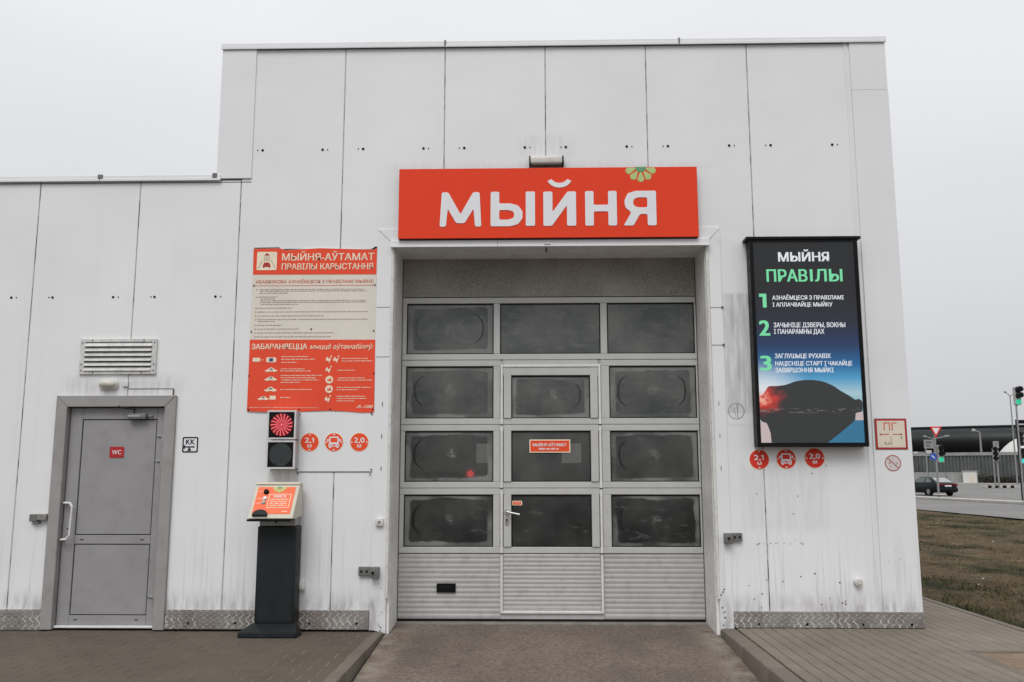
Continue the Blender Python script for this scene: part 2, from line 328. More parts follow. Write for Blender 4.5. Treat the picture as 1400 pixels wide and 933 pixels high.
b.base((.015, .015, .016)); b.l(c, b.p.inputs['Emission Color']); b.set(Emission_Strength=.8, Roughness=.35); M_ledd = b.m
M_ledw = emit('led_white_letters', (.72, .74, .78), .95)
M_ledgr = emit('led_green_letters', (.20, .82, .42), .8)
M_ledpale = emit('led_pale_reflection', (.62, .50, .50), .8)
M_ledblue = emit('led_blue_water', (.015, .14, .26), 1.0)

# ------------------------------------------------------------ mesh helpers
class MB:
    def __init__(s): s.bm = bmesh.new()
    def face(s, co): return s.bm.faces.new([s.bm.verts.new(c) for c in co])
    def box(s, x0, x1, y0, y1, z0, z1, bev=0):
        r = bmesh.ops.create_cube(s.bm, size=1); vs = r['verts']
        for v in vs: v.co = Vector((x0 + (v.co.x + .5) * (x1 - x0), y0 + (v.co.y + .5) * (y1 - y0), z0 + (v.co.z + .5) * (z1 - z0)))
        if bev:
            es = set(e for v in vs for e in v.link_edges)
            bmesh.ops.bevel(s.bm, geom=list(es), offset=bev, segments=1 if bev < .006 else 2, profile=.5, affect='EDGES')
        return s
    def prism(s, poly, y0, y1, ch=0.0, plane='xz'):
        """outline extruded from y0 (front, facing -y) to y1; ch chamfers the front edge"""
        n = len(poly); P = [Vector(p) for p in poly]
        area = sum(P[i].x * P[(i + 1) % n].y - P[(i + 1) % n].x * P[i].y for i in range(n))
        if area < 0: P.reverse()
        f = (lambda p, t: (p.x, t, p.y)) if plane == 'xz' else (lambda p, t: (p.x, p.y, t))
        ins = P
        if ch:
            ins = []
            for i in range(n):
                a = (P[i] - P[i - 1]).normalized(); c = (P[(i + 1) % n] - P[i]).normalized()
                na = Vector((-a.y, a.x)); nc = Vector((-c.y, c.x)); bis = na + nc
                ins.append(P[i] + bis * (ch / max(bis.dot(na), .2)))
        rings = []
        if ch: rings = [[f(p, y0) for p in ins], [f(p, y0 + (ch if y1 > y0 else -ch)) for p in P], [f(p, y1) for p in P]]
        else: rings = [[f(p, y0) for p in P], [f(p, y1) for p in P]]
        R = [[s.bm.verts.new(c) for c in r] for r in rings]
        s.bm.faces.new(R[0]); s.bm.faces.new(list(reversed(R[-1])))
        for a, c in zip(R, R[1:]):
            for i in range(n): s.bm.faces.new((a[i], a[(i + 1) % n], c[(i + 1) % n], c[i]))
        return s
    def ring(s, outer, inner, y0, y1):
        n = len(outer); V = [[s.bm.verts.new((p[0], y, p[1])) for p in o] for o, y in ((outer, y0), (inner, y0), (inner, y1), (outer, y1))]
        for k in range(4):
            a, c = V[k], V[(k + 1) % 4]
            for i in range(n): s.bm.faces.new((a[i], a[(i + 1) % n], c[(i + 1) % n], c[i]))
        return s
    def cyl(s, p0, p1, r, n=12, r2=None):
        p0, p1 = Vector(p0), Vector(p1); d = (p1 - p0); q = d.to_track_quat('Z', 'Y').to_matrix().to_4x4(); q.translation = (p0 + p1) / 2
        bmesh.ops.create_cone(s.bm, cap_ends=True, segments=n, radius1=r, radius2=r if r2 is None else r2, depth=d.length, matrix=q); return s
    def tube(s, pts, r, n=8):
        for a, c in zip(pts, pts[1:]): s.cyl(a, c, r, n)
        for p in pts[1:-1]: s.ball(p, r, n)
        return s
    def ball(s, p, r, n=10, sc=(1, 1, 1)):
        bmesh.ops.create_uvsphere(s.bm, u_segments=n, v_segments=max(n // 2, 4), radius=r, matrix=Matrix.Translation(p) @ Matrix.Diagonal((*sc, 1))); return s
    def disc(s, cx, cz, r, y, n=24, t=.0015):
        s.prism([(cx + r * math.cos(a * 2 * math.pi / n), cz + r * math.sin(a * 2 * math.pi / n)) for a in range(n)], y, y + t); return s
    def mesh(s, name, mat, smooth=None):
        bmesh.ops.recalc_face_normals(s.bm, faces=s.bm.faces)
        me = bpy.data.meshes.new(name); s.bm.to_mesh(me); s.bm.free()
        for mm in (mat if isinstance(mat, (list, tuple)) else [mat]): me.materials.append(mm)
        if smooth:
            me.shade_smooth(); me.set_sharp_from_angle(angle=math.radians(smooth))
        return me
    def build(s, name, mat, parent=None, smooth=None, **kw):
        return link(name, s.mesh(name, mat, smooth), parent, **kw)
def world_of(o):
    m = Matrix.Translation(o.location) @ o.rotation_euler.to_matrix().to_4x4()
    return world_of(o.parent) @ o.matrix_parent_inverse @ m if o.parent else m
def link(name, me, parent=None, label=None, cat=None, group=None, kind=None):
    o = bpy.data.objects.new(name, me); COL.objects.link(o)
    if parent is not None: o.parent = parent; o.matrix_parent_inverse = world_of(parent).inverted()
    tag(o, label, cat, group, kind); return o
def tag(o, label=None, cat=None, group=None, kind=None):
    for k_, v_ in (('label', label), ('category', cat), ('group', group), ('kind', kind)):
        if v_: o[k_] = v_
    return o
def thing(name, label, cat, loc=(0, 0, 0), rz=0, group=None, kind=None):
    o = bpy.data.objects.new(name, None); COL.objects.link(o); o.location = loc; o.rotation_euler = (0, 0, rz); o.empty_display_size = .1
    return tag(o, label, cat, group, kind)
def copy_tree(o, parent=None):
    c = o.copy(); COL.objects.link(c)
    for k_ in ('label',):
        if parent is None and k_ in c: del c[k_]
    c.parent = parent
    if parent is not None: c.matrix_parent_inverse = o.matrix_parent_inverse.copy()
    for ch in list(o.children): copy_tree(ch, c)
    return c
def text_mesh(s, bold=0.0, shear=0.0, ext=.0, spacing=1.0, res=4):
    cu = bpy.data.curves.new('lettering', 'FONT'); cu.body = s; cu.size = 1; cu.offset = bold; cu.shear = shear; cu.space_character = spacing; cu.resolution_u = res
    cu.extrude = ext
    o = bpy.data.objects.new('lettering', cu); COL.objects.link(o)
    bpy.context.view_layer.update()
    me = bpy.data.meshes.new_from_object(o); bpy.data.objects.remove(o); bpy.data.curves.remove(cu)
    return me
def text(s, box, y, mat, parent, name='lettering', bold=.02, shear=0, spacing=1.0, t=.0012, M=None):
    """lettering fitted to the box (x0, x1, z0, z1) on the plane y, facing -y"""
    me = text_mesh(s, 0, shear, t / 2, spacing)
    co = np.zeros(len(me.vertices) * 3); me.vertices.foreach_get('co', co); co = co.reshape(-1, 3)
    lo, hi = co.min(0), co.max(0); x0, x1, z0, z1 = box
    sx_, sz_ = (x1 - x0) / (hi[0] - lo[0]), (z1 - z0) / (hi[1] - lo[1])
    bx_ = bold * (hi[1] - lo[1]) * sz_ * .9
    X = x0 + bx_ + (co[:, 0] - lo[0]) / (hi[0] - lo[0]) * (x1 - x0 - 2 * bx_); Z = z0 + (co[:, 1] - lo[1]) * sz_; Y = y - t / 2 - co[:, 2]
    # heavier strokes: shifted copies, each a hair further out so no two faces share a plane
    me2 = bmesh.new(); faces = [tuple(p.vertices) for p in me.polygons]
    shifts = [(0, 0)] if bold < .005 else [(-1, -.35), (1, .35), (-1, .35), (1, -.35), (0, 0)]
    V_, F_ = [], []
    for n_, (dx_, dz_) in enumerate(shifts):
        o_ = len(V_); V_ += list(zip(X + dx_ * bx_, Y - n_ * .00006, Z + dz_ * bx_)); F_ += [tuple(i_ + o_ for i_ in f) for f in faces]
    me = bpy.data.meshes.new(name); me.from_pydata([tuple(map(float, v)) for v in V_], [], F_)
    me.materials.clear(); me.materials.append(mat); me.name = name
    if M is not None: me.transform(M)
    me.update()
    return link(name, me, parent)
def lines(mb, box, y, seed, t=.001, cw=.012, gap=.25):
    """a line of print too small to read: short separate strokes, as words"""
    x0, x1, z0, z1 = box; r = random.Random(seed); x = x0; h = z1 - z0
    while x < x1 - .004:
        for _ in range(r.randint(2, 9)):
            wl = r.uniform(.45, .8) * cw * .55
            if x + wl > x1: break
            a = r.choice((0, 0, .25, .1)); mb.box(x, x + wl, y - t, y, z0 + h * .2 + h * a * .3, z1 - h * .2 * r.choice((1, 1, 1, 0)))
            x += wl + cw * .12
        x += cw * gap * 2
    return mb
def rrect(x0, x1, z0, z1, r, n=4):
    P = []
    for cx, cz, a0 in ((x1 - r, z1 - r, 0), (x0 + r, z1 - r, 90), (x0 + r, z0 + r, 180), (x1 - r, z0 + r, 270)):
        for i in range(n + 1): a = math.radians(a0 + 90 * i / n); P.append((cx + r * math.cos(a), cz + r * math.sin(a)))
    return P
def screws(parent, pts, y, r=.009, mat=None, name='screw_heads'):
    mb = MB()
    for p in pts: mb.disc(p[0], p[1], p[2] if len(p) > 2 else r, y, 8, .004)
    return mb.build(name, mat or M_dark, parent, kind='stuff')

# ------------------------------------------------------------ the setting: ground
def sheet(name, poly, z, mat, **kw):
    mb = MB(); mb.face([(p[0], p[1], z) for p in poly]); o = mb.build(name, mat, None, kind='structure', **kw); return o
def hgt(x, y):
    if x < 4.24: return -.22
    t = min(max((x - 4.24) / 14.0, 0), 1)
    base = .022 - .41 * t
    if x > 18.5: base = -.39 - min((x - 18.5) * .2, .3)
    return base
xs = [-900, -200, -40, -12, -6, 0, 3, 4.235, 4.245] + list(np.arange(4.6, 19.1, .35)) + [19.6, 20.5, 23, 30, 60, 150, 400, 1500]
ys = [-900, -100, -20, -8] + list(np.arange(-4, 40, .5)) + [45, 60, 90, 150, 300, 800, 2500]
xs = [float(v) for v in xs]; ys = [float(v) for v in ys]
rng = np.random.default_rng(3)
V = []; F = []
for j, y in enumerate(ys):
    for i, x in enumerate(xs):
        hz = hgt(x, y)
        if 4.5 < x < 18.4 and -4 < y < 40: hz += float(rng.normal(0, .015))
        if y > 45 or x > 60: hz = -.7
        V.append((x, y, hz))
nx = len(xs)
for j in range(len(ys) - 1):
    for i in range(nx - 1): a = j * nx + i; F.append((a, a + 1, a + nx + 1, a + nx))
me = bpy.data.meshes.new('grass_ground'); me.from_pydata(V, [], F); me.materials.append(M_soil); me.shade_smooth()
link('grass_ground', me, None, kind='structure')

# grass tufts: thin blades, thinning with distance
def blades(nb=95000):
    r = np.random.default_rng(11)
    X = 4.34 + 14.0 * r.random(nb) ** 1.5; Y = -2.4 + 34 * r.random(nb) ** 1.35
    patch = np.sin(X * 1.3 + 1) * np.sin(Y * .9) + .5 * np.sin(X * 3.1 + Y * 2.3) + .4 * r.standard_normal(nb)
    keep = (patch > -.45); X, Y = X[keep], Y[keep]; n = len(X)
    Z = .022 - .41 * np.clip((X - 4.24) / 14, 0, 1) - .015
    a = r.random(n) * 6.283; h = r.uniform(.02, .065, n); wd = r.uniform(.003, .008, n) * (1 + (Y + 2) * .05)
    lean = r.normal(0, .6, (n, 2)) * h[:, None]
    p0 = np.stack([X - np.cos(a) * wd, Y - np.sin(a) * wd, Z], 1); p1 = np.stack([X + np.cos(a) * wd, Y + np.sin(a) * wd, Z], 1)
    p2 = np.stack([X + lean[:, 0], Y + lean[:, 1], Z + h], 1)
    co = np.stack([p0, p1, p2], 1).reshape(-1, 3)
    me = bpy.data.meshes.new('grass_blades'); me.vertices.add(n * 3); me.vertices.foreach_set('co', co.ravel())
    me.loops.add(n * 3); me.loops.foreach_set('vertex_index', np.arange(n * 3, dtype=np.int32))
    me.polygons.add(n); me.polygons.foreach_set('loop_start', np.arange(0, n * 3, 3, dtype=np.int32)); me.polygons.foreach_set('loop_total', np.full(n, 3, dtype=np.int32))
    me.update(); me.validate(); me.materials.append(M_grass); return me
link('grass', blades(), None, label='short dry grass with green patches right of the building', cat='grass', kind='stuff')
mb = MB()
for i in range(70):
    x_ = 4.6 + 12 * random.random() ** 1.3; y_ = -1 + 26 * random.random(); mb.ball((x_, y_, hgt(x_, y_) + .012), random.uniform(.012, .026), 6, (1, .8, .6))
mb.build('pale_pebbles', M_concw, None, label='small pale stones scattered over the grass', cat='pebbles', kind='stuff')
# bare soil beside the paving
def blob_sheet(name, pts, z, mat):
    mb = MB(); mb.face([(x, y, z) for x, y in pts]); bmesh.ops.triangulate(mb.bm, faces=mb.bm.faces)
    return mb.build(name, mat, None, kind='structure')
blob_sheet('bare_soil', [(3.315, -2.8), (3.315, -1.02), (3.6, -1.01), (4.25, -1.0), (4.4, -.7), (4.6, -.3), (4.75, .4), (5.1, .2), (5.6, -1.0), (5.5, -2.8)], .036, M_sandsoil)

# driveway to the gate, falling towards the camera
def dz(y): return -.004 if y > .35 else (-.004 - .016 * (.35 - y) / .35 if y > 0 else max(-.02 + y * .062, -.15))
mb = MB()
yy = [.62, .35, .1, -.4, -.9, -1.4, -1.9, -2.4, -4, -8, -14, -20]
for a, c in zip(yy, yy[1:]):
    x0, x1 = -1.492, 1.56
    mb.face([(x0, a, dz(a)), (x1, a, dz(a)), (x1, c, dz(c)), (x0, c, dz(c))])
mb.build('driveway', M_drive, None, kind='structure')
sheet('yard', [(-14, -2.62), (-1.6, -2.62), (-1.6, -22), (-14, -22)], -.154, M_asph2)
sheet('yard', [(1.55, -2.82), (9, -2.82), (9, -22), (1.55, -22)], -.154, M_asph2)
mb = MB(); mb.box(-1.475, 1.535, .40, .66, -.05, .012, .004); mb.build('threshold', M_thresh, None, kind='structure')

# left pavement of waisted (double-T) pavers with kerb stones
pav = MB().box(-5.95, -1.602, -2.6, .06, -.2, -.0032).build('pavement', M_sand, None, kind='structure')
def ipaver(L_=.1965, W_=.159, waist=.129):
    h, w2, n2 = L_ / 2, W_ / 2, waist / 2; q1, q2 = h * .42, h * .60
    return [(-h, -w2), (-q2, -w2), (-q1, -n2), (q1, -n2), (q2, -w2), (h, -w2), (h, w2), (q2, w2), (q1, n2), (-q1, n2), (-q2, w2), (-h, w2)]
pm = MB().prism(ipaver(), .0, -.06, .004, 'xy').mesh('paver', M_paver)
# orientation: prism faces its y0 side; here z = 0 is the top
def lay(name, me, parent, spots, h=0):
    for (x_, y_, rz) in spots:
        o = bpy.data.objects.new(name, me); COL.objects.link(o); o.parent = parent
        o.location = (x_, y_, h + random.uniform(-.0006, .0008)); o.rotation_euler = (random.gauss(0, .003), random.gauss(0, .003), rz + random.gauss(0, .005))
spots = []; halves = []; j = 0; y_ = -.04
while y_ > -2.05 and len(spots) < 290:
    x_ = -5.5035 + (.10 if j % 2 else 0)
    while x_ < -1.69: spots.append((x_, y_, 0)); x_ += .20
    if j % 2: halves.append((-1.6535, y_, 0))
    j += 1; y_ -= .146
lay('paver', pm, pav, spots)
lay('half_paver', MB().box(-.0475, .0475, -.0715, .0715, -.06, 0, .004).mesh('half_paver', M_paver), pav, halves)
rest = MB()
while y_ > -2.5:
    x_ = -5.85 + (.10 if j % 2 else 0)
    while x_ < -1.72:
        rest.prism([(a + x_, c + y_) for a, c in ipaver()], 0, -.06, .004, 'xy'); x_ += .20
    j += 1; y_ -= .146
rest.build('pavers_beyond_the_frame', M_paver, pav, kind='stuff')
kmL = MB().box(-.048, .048, 0, .796, -.30, .0, .012).mesh('kerb_stone', M_kerb, 40)
for i in range(4):
    o = link('kerb_stone', kmL, pav); o.location = (-1.553, -.84 - .8 * i + .035, .001); o.rotation_euler = (0, random.gauss(0, .008), random.gauss(0, .004))

# right pavement: long rows of narrow pavers running away from the wall
UP = .045
pr = MB().box(1.62, 3.235, -2.8, .06, -.3, UP - .014).build('pavement', M_soilj, None, kind='structure')
bm2 = MB().box(-.049, .049, -.0985, .0985, -.06, 0, .004).mesh('paver', M_paver2)
spots = []
for i in range(15):
    xx_ = 1.742 + i * .1035; y_ = .03 - (.1 if i % 2 else 0) - .045
    while y_ > -2.15: spots.append((xx_, y_, 0)); y_ -= .2005
lay('paver', bm2, pr, spots, UP)
kmR = MB().box(-.072, .072, 0, .796, -.35, .0, .024).mesh('kerb_stone', M_kerb, 40)
for i in range(4):
    o = link('kerb_stone', kmR, pr); o.location = (1.615, -.88 - .8 * i + .06, UP + .001); o.rotation_euler = (0, random.gauss(0, .01), random.gauss(0, .005))
km3 = MB().box(-.038, .038, 0, .896, -.15, .0, .006).mesh('edging_stone', M_kerb, 40)
for i in range(2):
    o = link('edging_stone', km3, pr); o.location = (3.275, -.995 - .9 * (i + 1), UP + .002)
sp = MB().box(3.24, 4.17, -.97, 3.6, -.3, UP - .0145).build('path', M_soilj, None, kind='structure')
spots = []; hv = []
for i in range(9):
    xx_ = 3.297 + i * .1020; y_ = -.869 + (.1 if i % 2 else 0)
    if i % 2: hv.append((xx_, -.9185, 0))
    while y_ < 2.6: spots.append((xx_, y_, 0)); y_ += .2005
lay('paver', bm2, sp, [q_ for q_ in spots if not (q_[0] < 3.33 and q_[1] > .06)], UP)
lay('half_paver', MB().box(-.049, .049, -.0485, .0485, -.06, 0, .004).mesh('half_paver', M_paver2), sp, hv, UP)
for i in range(5):
    o = link('edging_stone', km3, sp); o.location = (4.205, -.98 + .9 * i, UP + .006)
MB().box(3.320, 4.165, -1.03, -.974, -.15, UP + .003, .006).build('edging_stone', M_kerb, sp)

# grit swept against the kerbs and the wall
mb = MB(); rg_ = random.Random(5)
for i in range(420):
    k_ = rg_.random()
    if k_ < .30: x_, y_ = -1.485 + abs(rg_.gauss(0, .06)), -2.3 * rg_.random()
    elif k_ < .55: x_, y_ = 1.53 - abs(rg_.gauss(0, .06)), -2.0 * rg_.random()
    elif k_ < .75: x_, y_ = rg_.uniform(-1.45, 1.5), rg_.uniform(.25, .38)
    else: x_, y_ = rg_.uniform(-5.4, 3.2), -.03 - abs(rg_.gauss(0, .5))
    z_ = dz(y_) if -1.49 < x_ < 1.54 else (.001 if x_ < 0 else UP + .001)
    if -1.61 < x_ < -1.49 or 1.53 < x_ < 1.70: continue
    mb.ball((x_, y_, z_), rg_.uniform(.002, .0055), 5, (1.2, 1, .7))
mb.build('grit', M_sand, None, label='loose sandy grit gathered along the kerbs and the foot of the wall', cat='grit', kind='stuff')
# ------------------------------------------------------------ the car wash building
B = thing('car_wash_building', 'white panelled car wash building with a grey glazed gate and a lower left wing', 'building', (0, 0, 0))
G0, G1, GT = -1.483, 1.542, 3.605        # gate opening
D0, D1, DT = -4.555, -3.620, 2.05        # toilet door opening
g = .0045
def panel(poly): MB().prism(poly, 0, .075, .004).build('wall_panel', M_wall, B)
def rect(x0, x1, z0, z1): return [(x0 + g, z0), (x1 - g, z0), (x1 - g, z1), (x0 + g, z1)]
ZP = .165; ZL = 4.285; ZU = 5.655
panel(rect(-7, -6, ZP, ZL)); panel(rect(-6, -5, ZP, ZL))
panel([(-5 + g, ZP), (D0 - .05, ZP), (D0 - .05, DT + .05), (-4 - g, DT + .05), (-4 - g, ZL), (-5 + g, ZL)])
panel([(D1 + .05, ZP), (-3 - g, ZP), (-3 - g, ZL), (-4 + g, ZL), (-4 + g, DT + .05), (D1 + .05, DT + .05)])
panel(rect(-3, -2, ZP, ZU))
panel([(-2 + g, ZP), (G0 - .05, ZP), (G0 - .05, GT + .06), (-1 - g, GT + .06), (-1 - g, ZU), (-2 + g, ZU)])
panel(rect(-1, 0, GT + .06, ZU)); panel(rect(0, 1, GT + .06, ZU))
panel([(G1 + .05, ZP), (2 - g, ZP), (2 - g, ZU), (1 + g, ZU), (1 + g, GT + .06), (G1 + .05, GT + .06)])
panel(rect(2, 3.02, ZP, ZU))
# shell behind the panels, with the hall hollow behind the gate
mb = MB()
for (a, c, z0, z1) in ((-7, D0 - .02, 0, 4.28), (D1 + .02, G0 - .02, 0, 4.28), (D0 - .02, D1 + .02, DT + .02, 4.28), (-3.23, 3.33, GT + .02, 5.64), (G1 + .02, 3.33, 0, GT + .02), (-3.23, G0 - .02, 4.28, 5.64)):
    if (a, z0) == (-3.23, 4.28): continue
    mb.box(a, c, .078, .16, z0, z1)
mb.box(-3.23, -3.12, .16, 10, 0, 5.6); mb.box(3.22, 3.35, .165, 10, 0, 5.64)
mb.box(-7, -6.9, .16, 10, 0, 4.25)
mb.build('shell', M_seam, B)
MB().box(-7, -3.24, .1, 10, 4.20, 4.275).build('roof', M_seam, B); MB().box(-3.22, 3.34, .162, 10, 5.50, 5.60).build('roof', M_seam, B)
mb = MB(); mb.box(D0, D1, .12, .16, 0, DT + .02); mb.build('door_backing', M_dark, B)
mb = MB(); mb.box(-3.1, 3.2, .67, 10, -.06, .004); mb.box(-3.1, 3.2, .67, 10, 4.2, 4.3); mb.box(-3.11, -3.06, .67, 10, 0, 4.2); mb.box(3.16, 3.21, .67, 10, 0, 4.2)
mb.box(-3.1, -1.5, 9.9, 10, 0, 4.2); mb.box(1.5, 3.2, 9.9, 10, 0, 4.2); mb.box(-1.5, 1.5, 9.9, 10, 3.1, 4.2); mb.box(-1.5, 1.5, 9.9, 10, 0, 1.62); mb.box(-1.5, 1.5, 9.9, 10, 2.02, 3.1)
for xa_, xb_ in ((-1.5, -1.30), (-.98, .46), (.86, 1.5)): mb.box(xa_, xb_, 9.9, 10, 1.62, 2.02)
mb.box(-3.1, G0, .60, .67, 0, 4.2); mb.box(G1, 3.2, .60, .67, 0, 4.2); mb.box(G0, G1, .60, .67, GT, 4.2)
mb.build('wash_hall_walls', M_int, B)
# corner strips, parapets
MB().box(-3.245, -2.90, -.016, .02, 4.30, 5.66, .003).build('corner_strip', M_trim, B)
MB().box(3.012, 3.362, -.016, .02, 5.152, 5.66, .003).build('corner_strip', M_trim, B)
MB().box(3.012, 3.365, -.018, .02, ZP, 5.150, .003).build('corner_strip', M_trim, B)
MB().box(2.962, 2.985, -.008, .02, ZP, 5.655, .002).build('joint_cover', M_trim, B)
MB().box(3.343, 3.363, .022, 10, .0, 5.6).build('side_wall', M_trim, B)
MB().box(-3.247, -3.232, .022, 10, 4.3, 5.66).build('side_wall', M_trim, B)
for x0, x1, z_ in ((-3.255, -1.004, 5.664), (-.998, 1.330, 5.663), (1.336, 3.372, 5.662)):
    MB().box(x0, x1, -.028, .14, z_, z_ + .045, .004).box(x0, x1, -.034, -.022, z_ - .018, z_ + .012, .002).build('parapet_flashing', M_trim, B)
for x0, x1 in ((-7, -4.402), (-4.396, -3.2)):
    MB().box(x0, x1, -.028, .14, 4.292, 4.337, .004).box(x0, x1, -.034, -.022, 4.277, 4.302, .002).build('parapet_flashing', M_trim, B)
mb = MB(); mb.box(-1.008, -.99, -.037, -.02, 5.66, 5.716, .001); mb.box(1.325, 1.341, -.037, -.02, 5.655, 5.712, .001); mb.box(-3.28, -3.235, -.038, -.02, 4.30, 4.35, .004); mb.box(-4.42, -4.37, -.038, -.02, 4.30, 4.345, .004)
mb.build('flashing_clips', M_bracket, B, kind='stuff')
# dark strips painting in the shadow line under the parapets
MB().box(-3.24, 3.36, -.001, .02, 5.645, 5.652).box(-7, -2.9, -.001, .02, 4.262, 4.270).build('painted_shadow_gap', M_core, B)
# joint seals, proud of the shell, grimy in patches
b = NB('grimy_joint_seal'); P = b.pos()
c = b.mix(b.mr(b.noise(b.scale(P, (3, 3, 1.6)), 1.7, 5, .7), .48, .58), (.36, .355, .35), (.05, .047, .043)); b.base(c); b.set(Roughness=.8); M_seal = b.m
for x_, z0, z1 in [(-6, ZP, ZL), (-5, ZP, ZL), (-4, DT + .06, ZL), (-3, ZP, ZL), (-2, ZP, ZU), (-1, GT + .07, ZU), (0, GT + .07, ZU), (1, GT + .07, ZU), (2, ZP, ZU)]:
    MB().box(x_ - .006, x_ + .006, .005, .07, z0, z1).build('joint_seal', M_seal, B)
# screws of the panels
sc = []
for k_ in range(-7, -2):
    for dx, r_ in ((.80, .012), (.85, .006), (.17, .006), (.205, .012)): sc.append((k_ + dx, 3.118, r_))
sc = [p for p in sc if p[0] < -2.85]
for k_ in range(-3, 3):
    for dx, r_ in ((.795, .013), (.845, .006), (.15, .006), (.198, .013)): sc.append((k_ + dx, 4.597 if k_ > -3 else 4.592, r_))
sc = [p for p in sc if p[0] < 2.9]
sc += [(3.03, 5.16, .008), (3.345, 5.16, .008), (3.04, 3.4, .007), (3.045, 2.2, .007), (3.05, 1.2, .007)]
screws(B, sc, -.0045, mat=M_dark, name='panel_screws')
# scars and plugged holes low on the wall
pts = [(random.uniform(1.8, 2.9), random.uniform(.22, .55), random.uniform(.004, .009)) for _ in range(16)] + [(1.80 + random.random() * .6, .79 + random.gauss(0, .006), random.uniform(.003, .007)) for i in range(13)]
pts += [(-1.56 + random.gauss(0, .03), random.uniform(.1, .4), .005) for _ in range(5)] + [(1.9 + random.random() * .7, .9 + random.random() * .6, .006) for _ in range(5)]
mb = MB()
for p in pts: mb.disc(p[0], p[1], p[2], -.0025, 6, .003)
mb.build('paint_chips', M_core, B, kind='stuff')
# plinth of tread plate
for x0, x1 in ((-7, -4.662), (-3.512, -2.402), (-2.398, -1.64), (1.672, 2.60), (2.604, 3.375)):
    pl = MB().box(x0, x1, -.022, .07, .05 if x1 > 0 else (.006 if x1 < -2.5 else .02), .19, .002).build('plinth_plate', M_tread, B)
    mb = MB(); nx_ = int((x1 - x0 - .04) / .033)
    for i in range(nx_):
        for j in range(4):
            cx = x0 + .03 + i * .033; cz = .035 + j * .04 + (.02 if i % 2 else 0)
            if cz > .18 or cx < -5.8 or (cx > 0 and cz < .06): continue
            a = math.radians(38 if (i + j) % 2 else -38); u = Vector((math.cos(a), math.sin(a))) * .017; v = Vector((-math.sin(a), math.cos(a))) * .0065
            c_ = Vector((cx, cz)); top = mb.bm.verts.new((cx, -.0300, cz)); q = [mb.bm.verts.new((p.x, -.022, p.y)) for p in (c_ - u, c_ - v, c_ + u, c_ + v)]
            for i2 in range(4): mb.bm.faces.new((q[i2], q[(i2 + 1) % 4], top))
    mb.build('tread_pattern', M_treadhi, pl, kind='stuff')
    mb = MB()
    for cx in np.arange(x0 + .22, x1 - .05, .43): mb.disc(float(cx), .075 if x1 < 0 else .08, .012, -.026, 8, .006)
    mb.build('plate_bolts', M_dark, pl, kind='stuff')
# flashing round the gate opening: mitred strips, worn at the feet
z0_ = .0
MB().prism([(-1.638, .012), (-1.60, .012), (-1.55, -.0), (-1.52, -.02), (-1.487, -.012), (-1.487, 3.622), (-1.638, 3.768)], -.012, .02, .003).build('gate_trim', M_trim, B)
MB().prism([(1.546, -.03), (1.585, -.035), (1.61, .012), (1.672, .03), (1.672, 3.752), (1.546, 3.622)], -.012, .02, .003).build('gate_trim', M_trim, B)
MB().prism([(-1.634, 3.771), (-1.484, 3.626), (1.543, 3.626), (1.668, 3.756), (1.668, 3.775), (-1.634, 3.775)], -.011, .02, .003).build('gate_trim', M_trim, B)
MB().box(-1.505, 1.560, -.065, -.0125, 3.580, 3.646, .004).box(-1.50, 1.555, -.072, -.0655, 3.580, 3.590).build('drip_sill', M_trim, B)
MB().box(-.02, .04, -.0685, -.0655, 3.594, 3.60).box(-.47, -.467, -.0665, -.0655, 3.592, 3.645).box(-.01, .01, -.0, .02, 3.54, 3.5975).build('sill_marks', M_core, B, kind='stuff')
for xa, xb in ((-1.503, -1.462), (1.52, 1.561)):
    MB().cyl(((xa + xb) / 2, -.010, .30), ((xa + xb) / 2, -.010, 3.60), .016, 10).build('corner_profile', M_white, B, 40)
mb = MB(); mb.box(-1.49, -1.463, .022, .60, -.03, 3.60); mb.box(1.521, 1.548, .022, .60, -.03, 3.60); mb.box(-1.49, 1.548, .0, .60, 3.598, 3.63)
mb.build('gate_reveal', M_jamb, B)
mb = MB()
for z_ in (2.62, 2.98): mb.box(1.555, 1.665, -.0135, -.011, z_, z_ + .006); mb.disc(1.668, z_ + .004, .013, -.018, 8, .006)
for z_ in (2.52, 3.0): mb.box(-1.63, -1.49, -.0135, -.011, z_, z_ + .005)
for z_ in (2.05, 1.75, 1.45): mb.box(-1.56, -1.552, -.014, -.011, z_, z_ + .04); mb.box(1.60, 1.606, -.014, -.011, z_, z_ + .04)
mb.build('trim_joints', M_core, B, kind='stuff')
mb = MB()
for i in range(22):
    s_ = random.choice((-1, 1)); x_ = (1.555 if s_ > 0 else -1.565) + random.random() * .05; z_ = random.random() ** 2 * .45
    mb.disc(x_, z_, random.uniform(.003, .009), -.0145, 6, .003)
mb.build('rust_spots', M_rub, B, kind='stuff')

# ---- the sectional gate (a part of the building, its pieces are sub-parts)
YG = .50
mb = MB(); RAIL = []
def fr(x0, x1, z0, z1, y=YG, bev=.004, d=.04): mb.box(x0, x1, y, y + d, z0, z1, bev)
XL, XR = -1.455, 1.512
seams = [3.196, 2.553, 1.905, 1.280, .652]       # joints between the sections (first is the top edge)
for a, c in zip(seams, seams[1:]):
    fr(XL, XR, a - .062, a - .002); fr(XL, XR, c + .002, c + .062)           # rails of each section
    for x0, x1 in ((XL, -1.412), (1.495, XR)): fr(x0, x1, c + .0625, a - .0625)
for a, c in zip(seams[1:], seams[2:]):
    fr(-.53, -.462, c + .0625, a - .0625); fr(.545, .628, c + .0625, a - .0625)
    fr(-.428, -.352, c + .0625, a - .0625, YG - .012); fr(.436, .512, c + .0625, a - .0625, YG - .012)
fr(-.530, -.465, seams[1] + .0625, seams[0] - .0625); fr(.548, .616, seams[1] + .0625, seams[0] - .0625)
gate = mb.build('sectional_gate', M_alu, B)
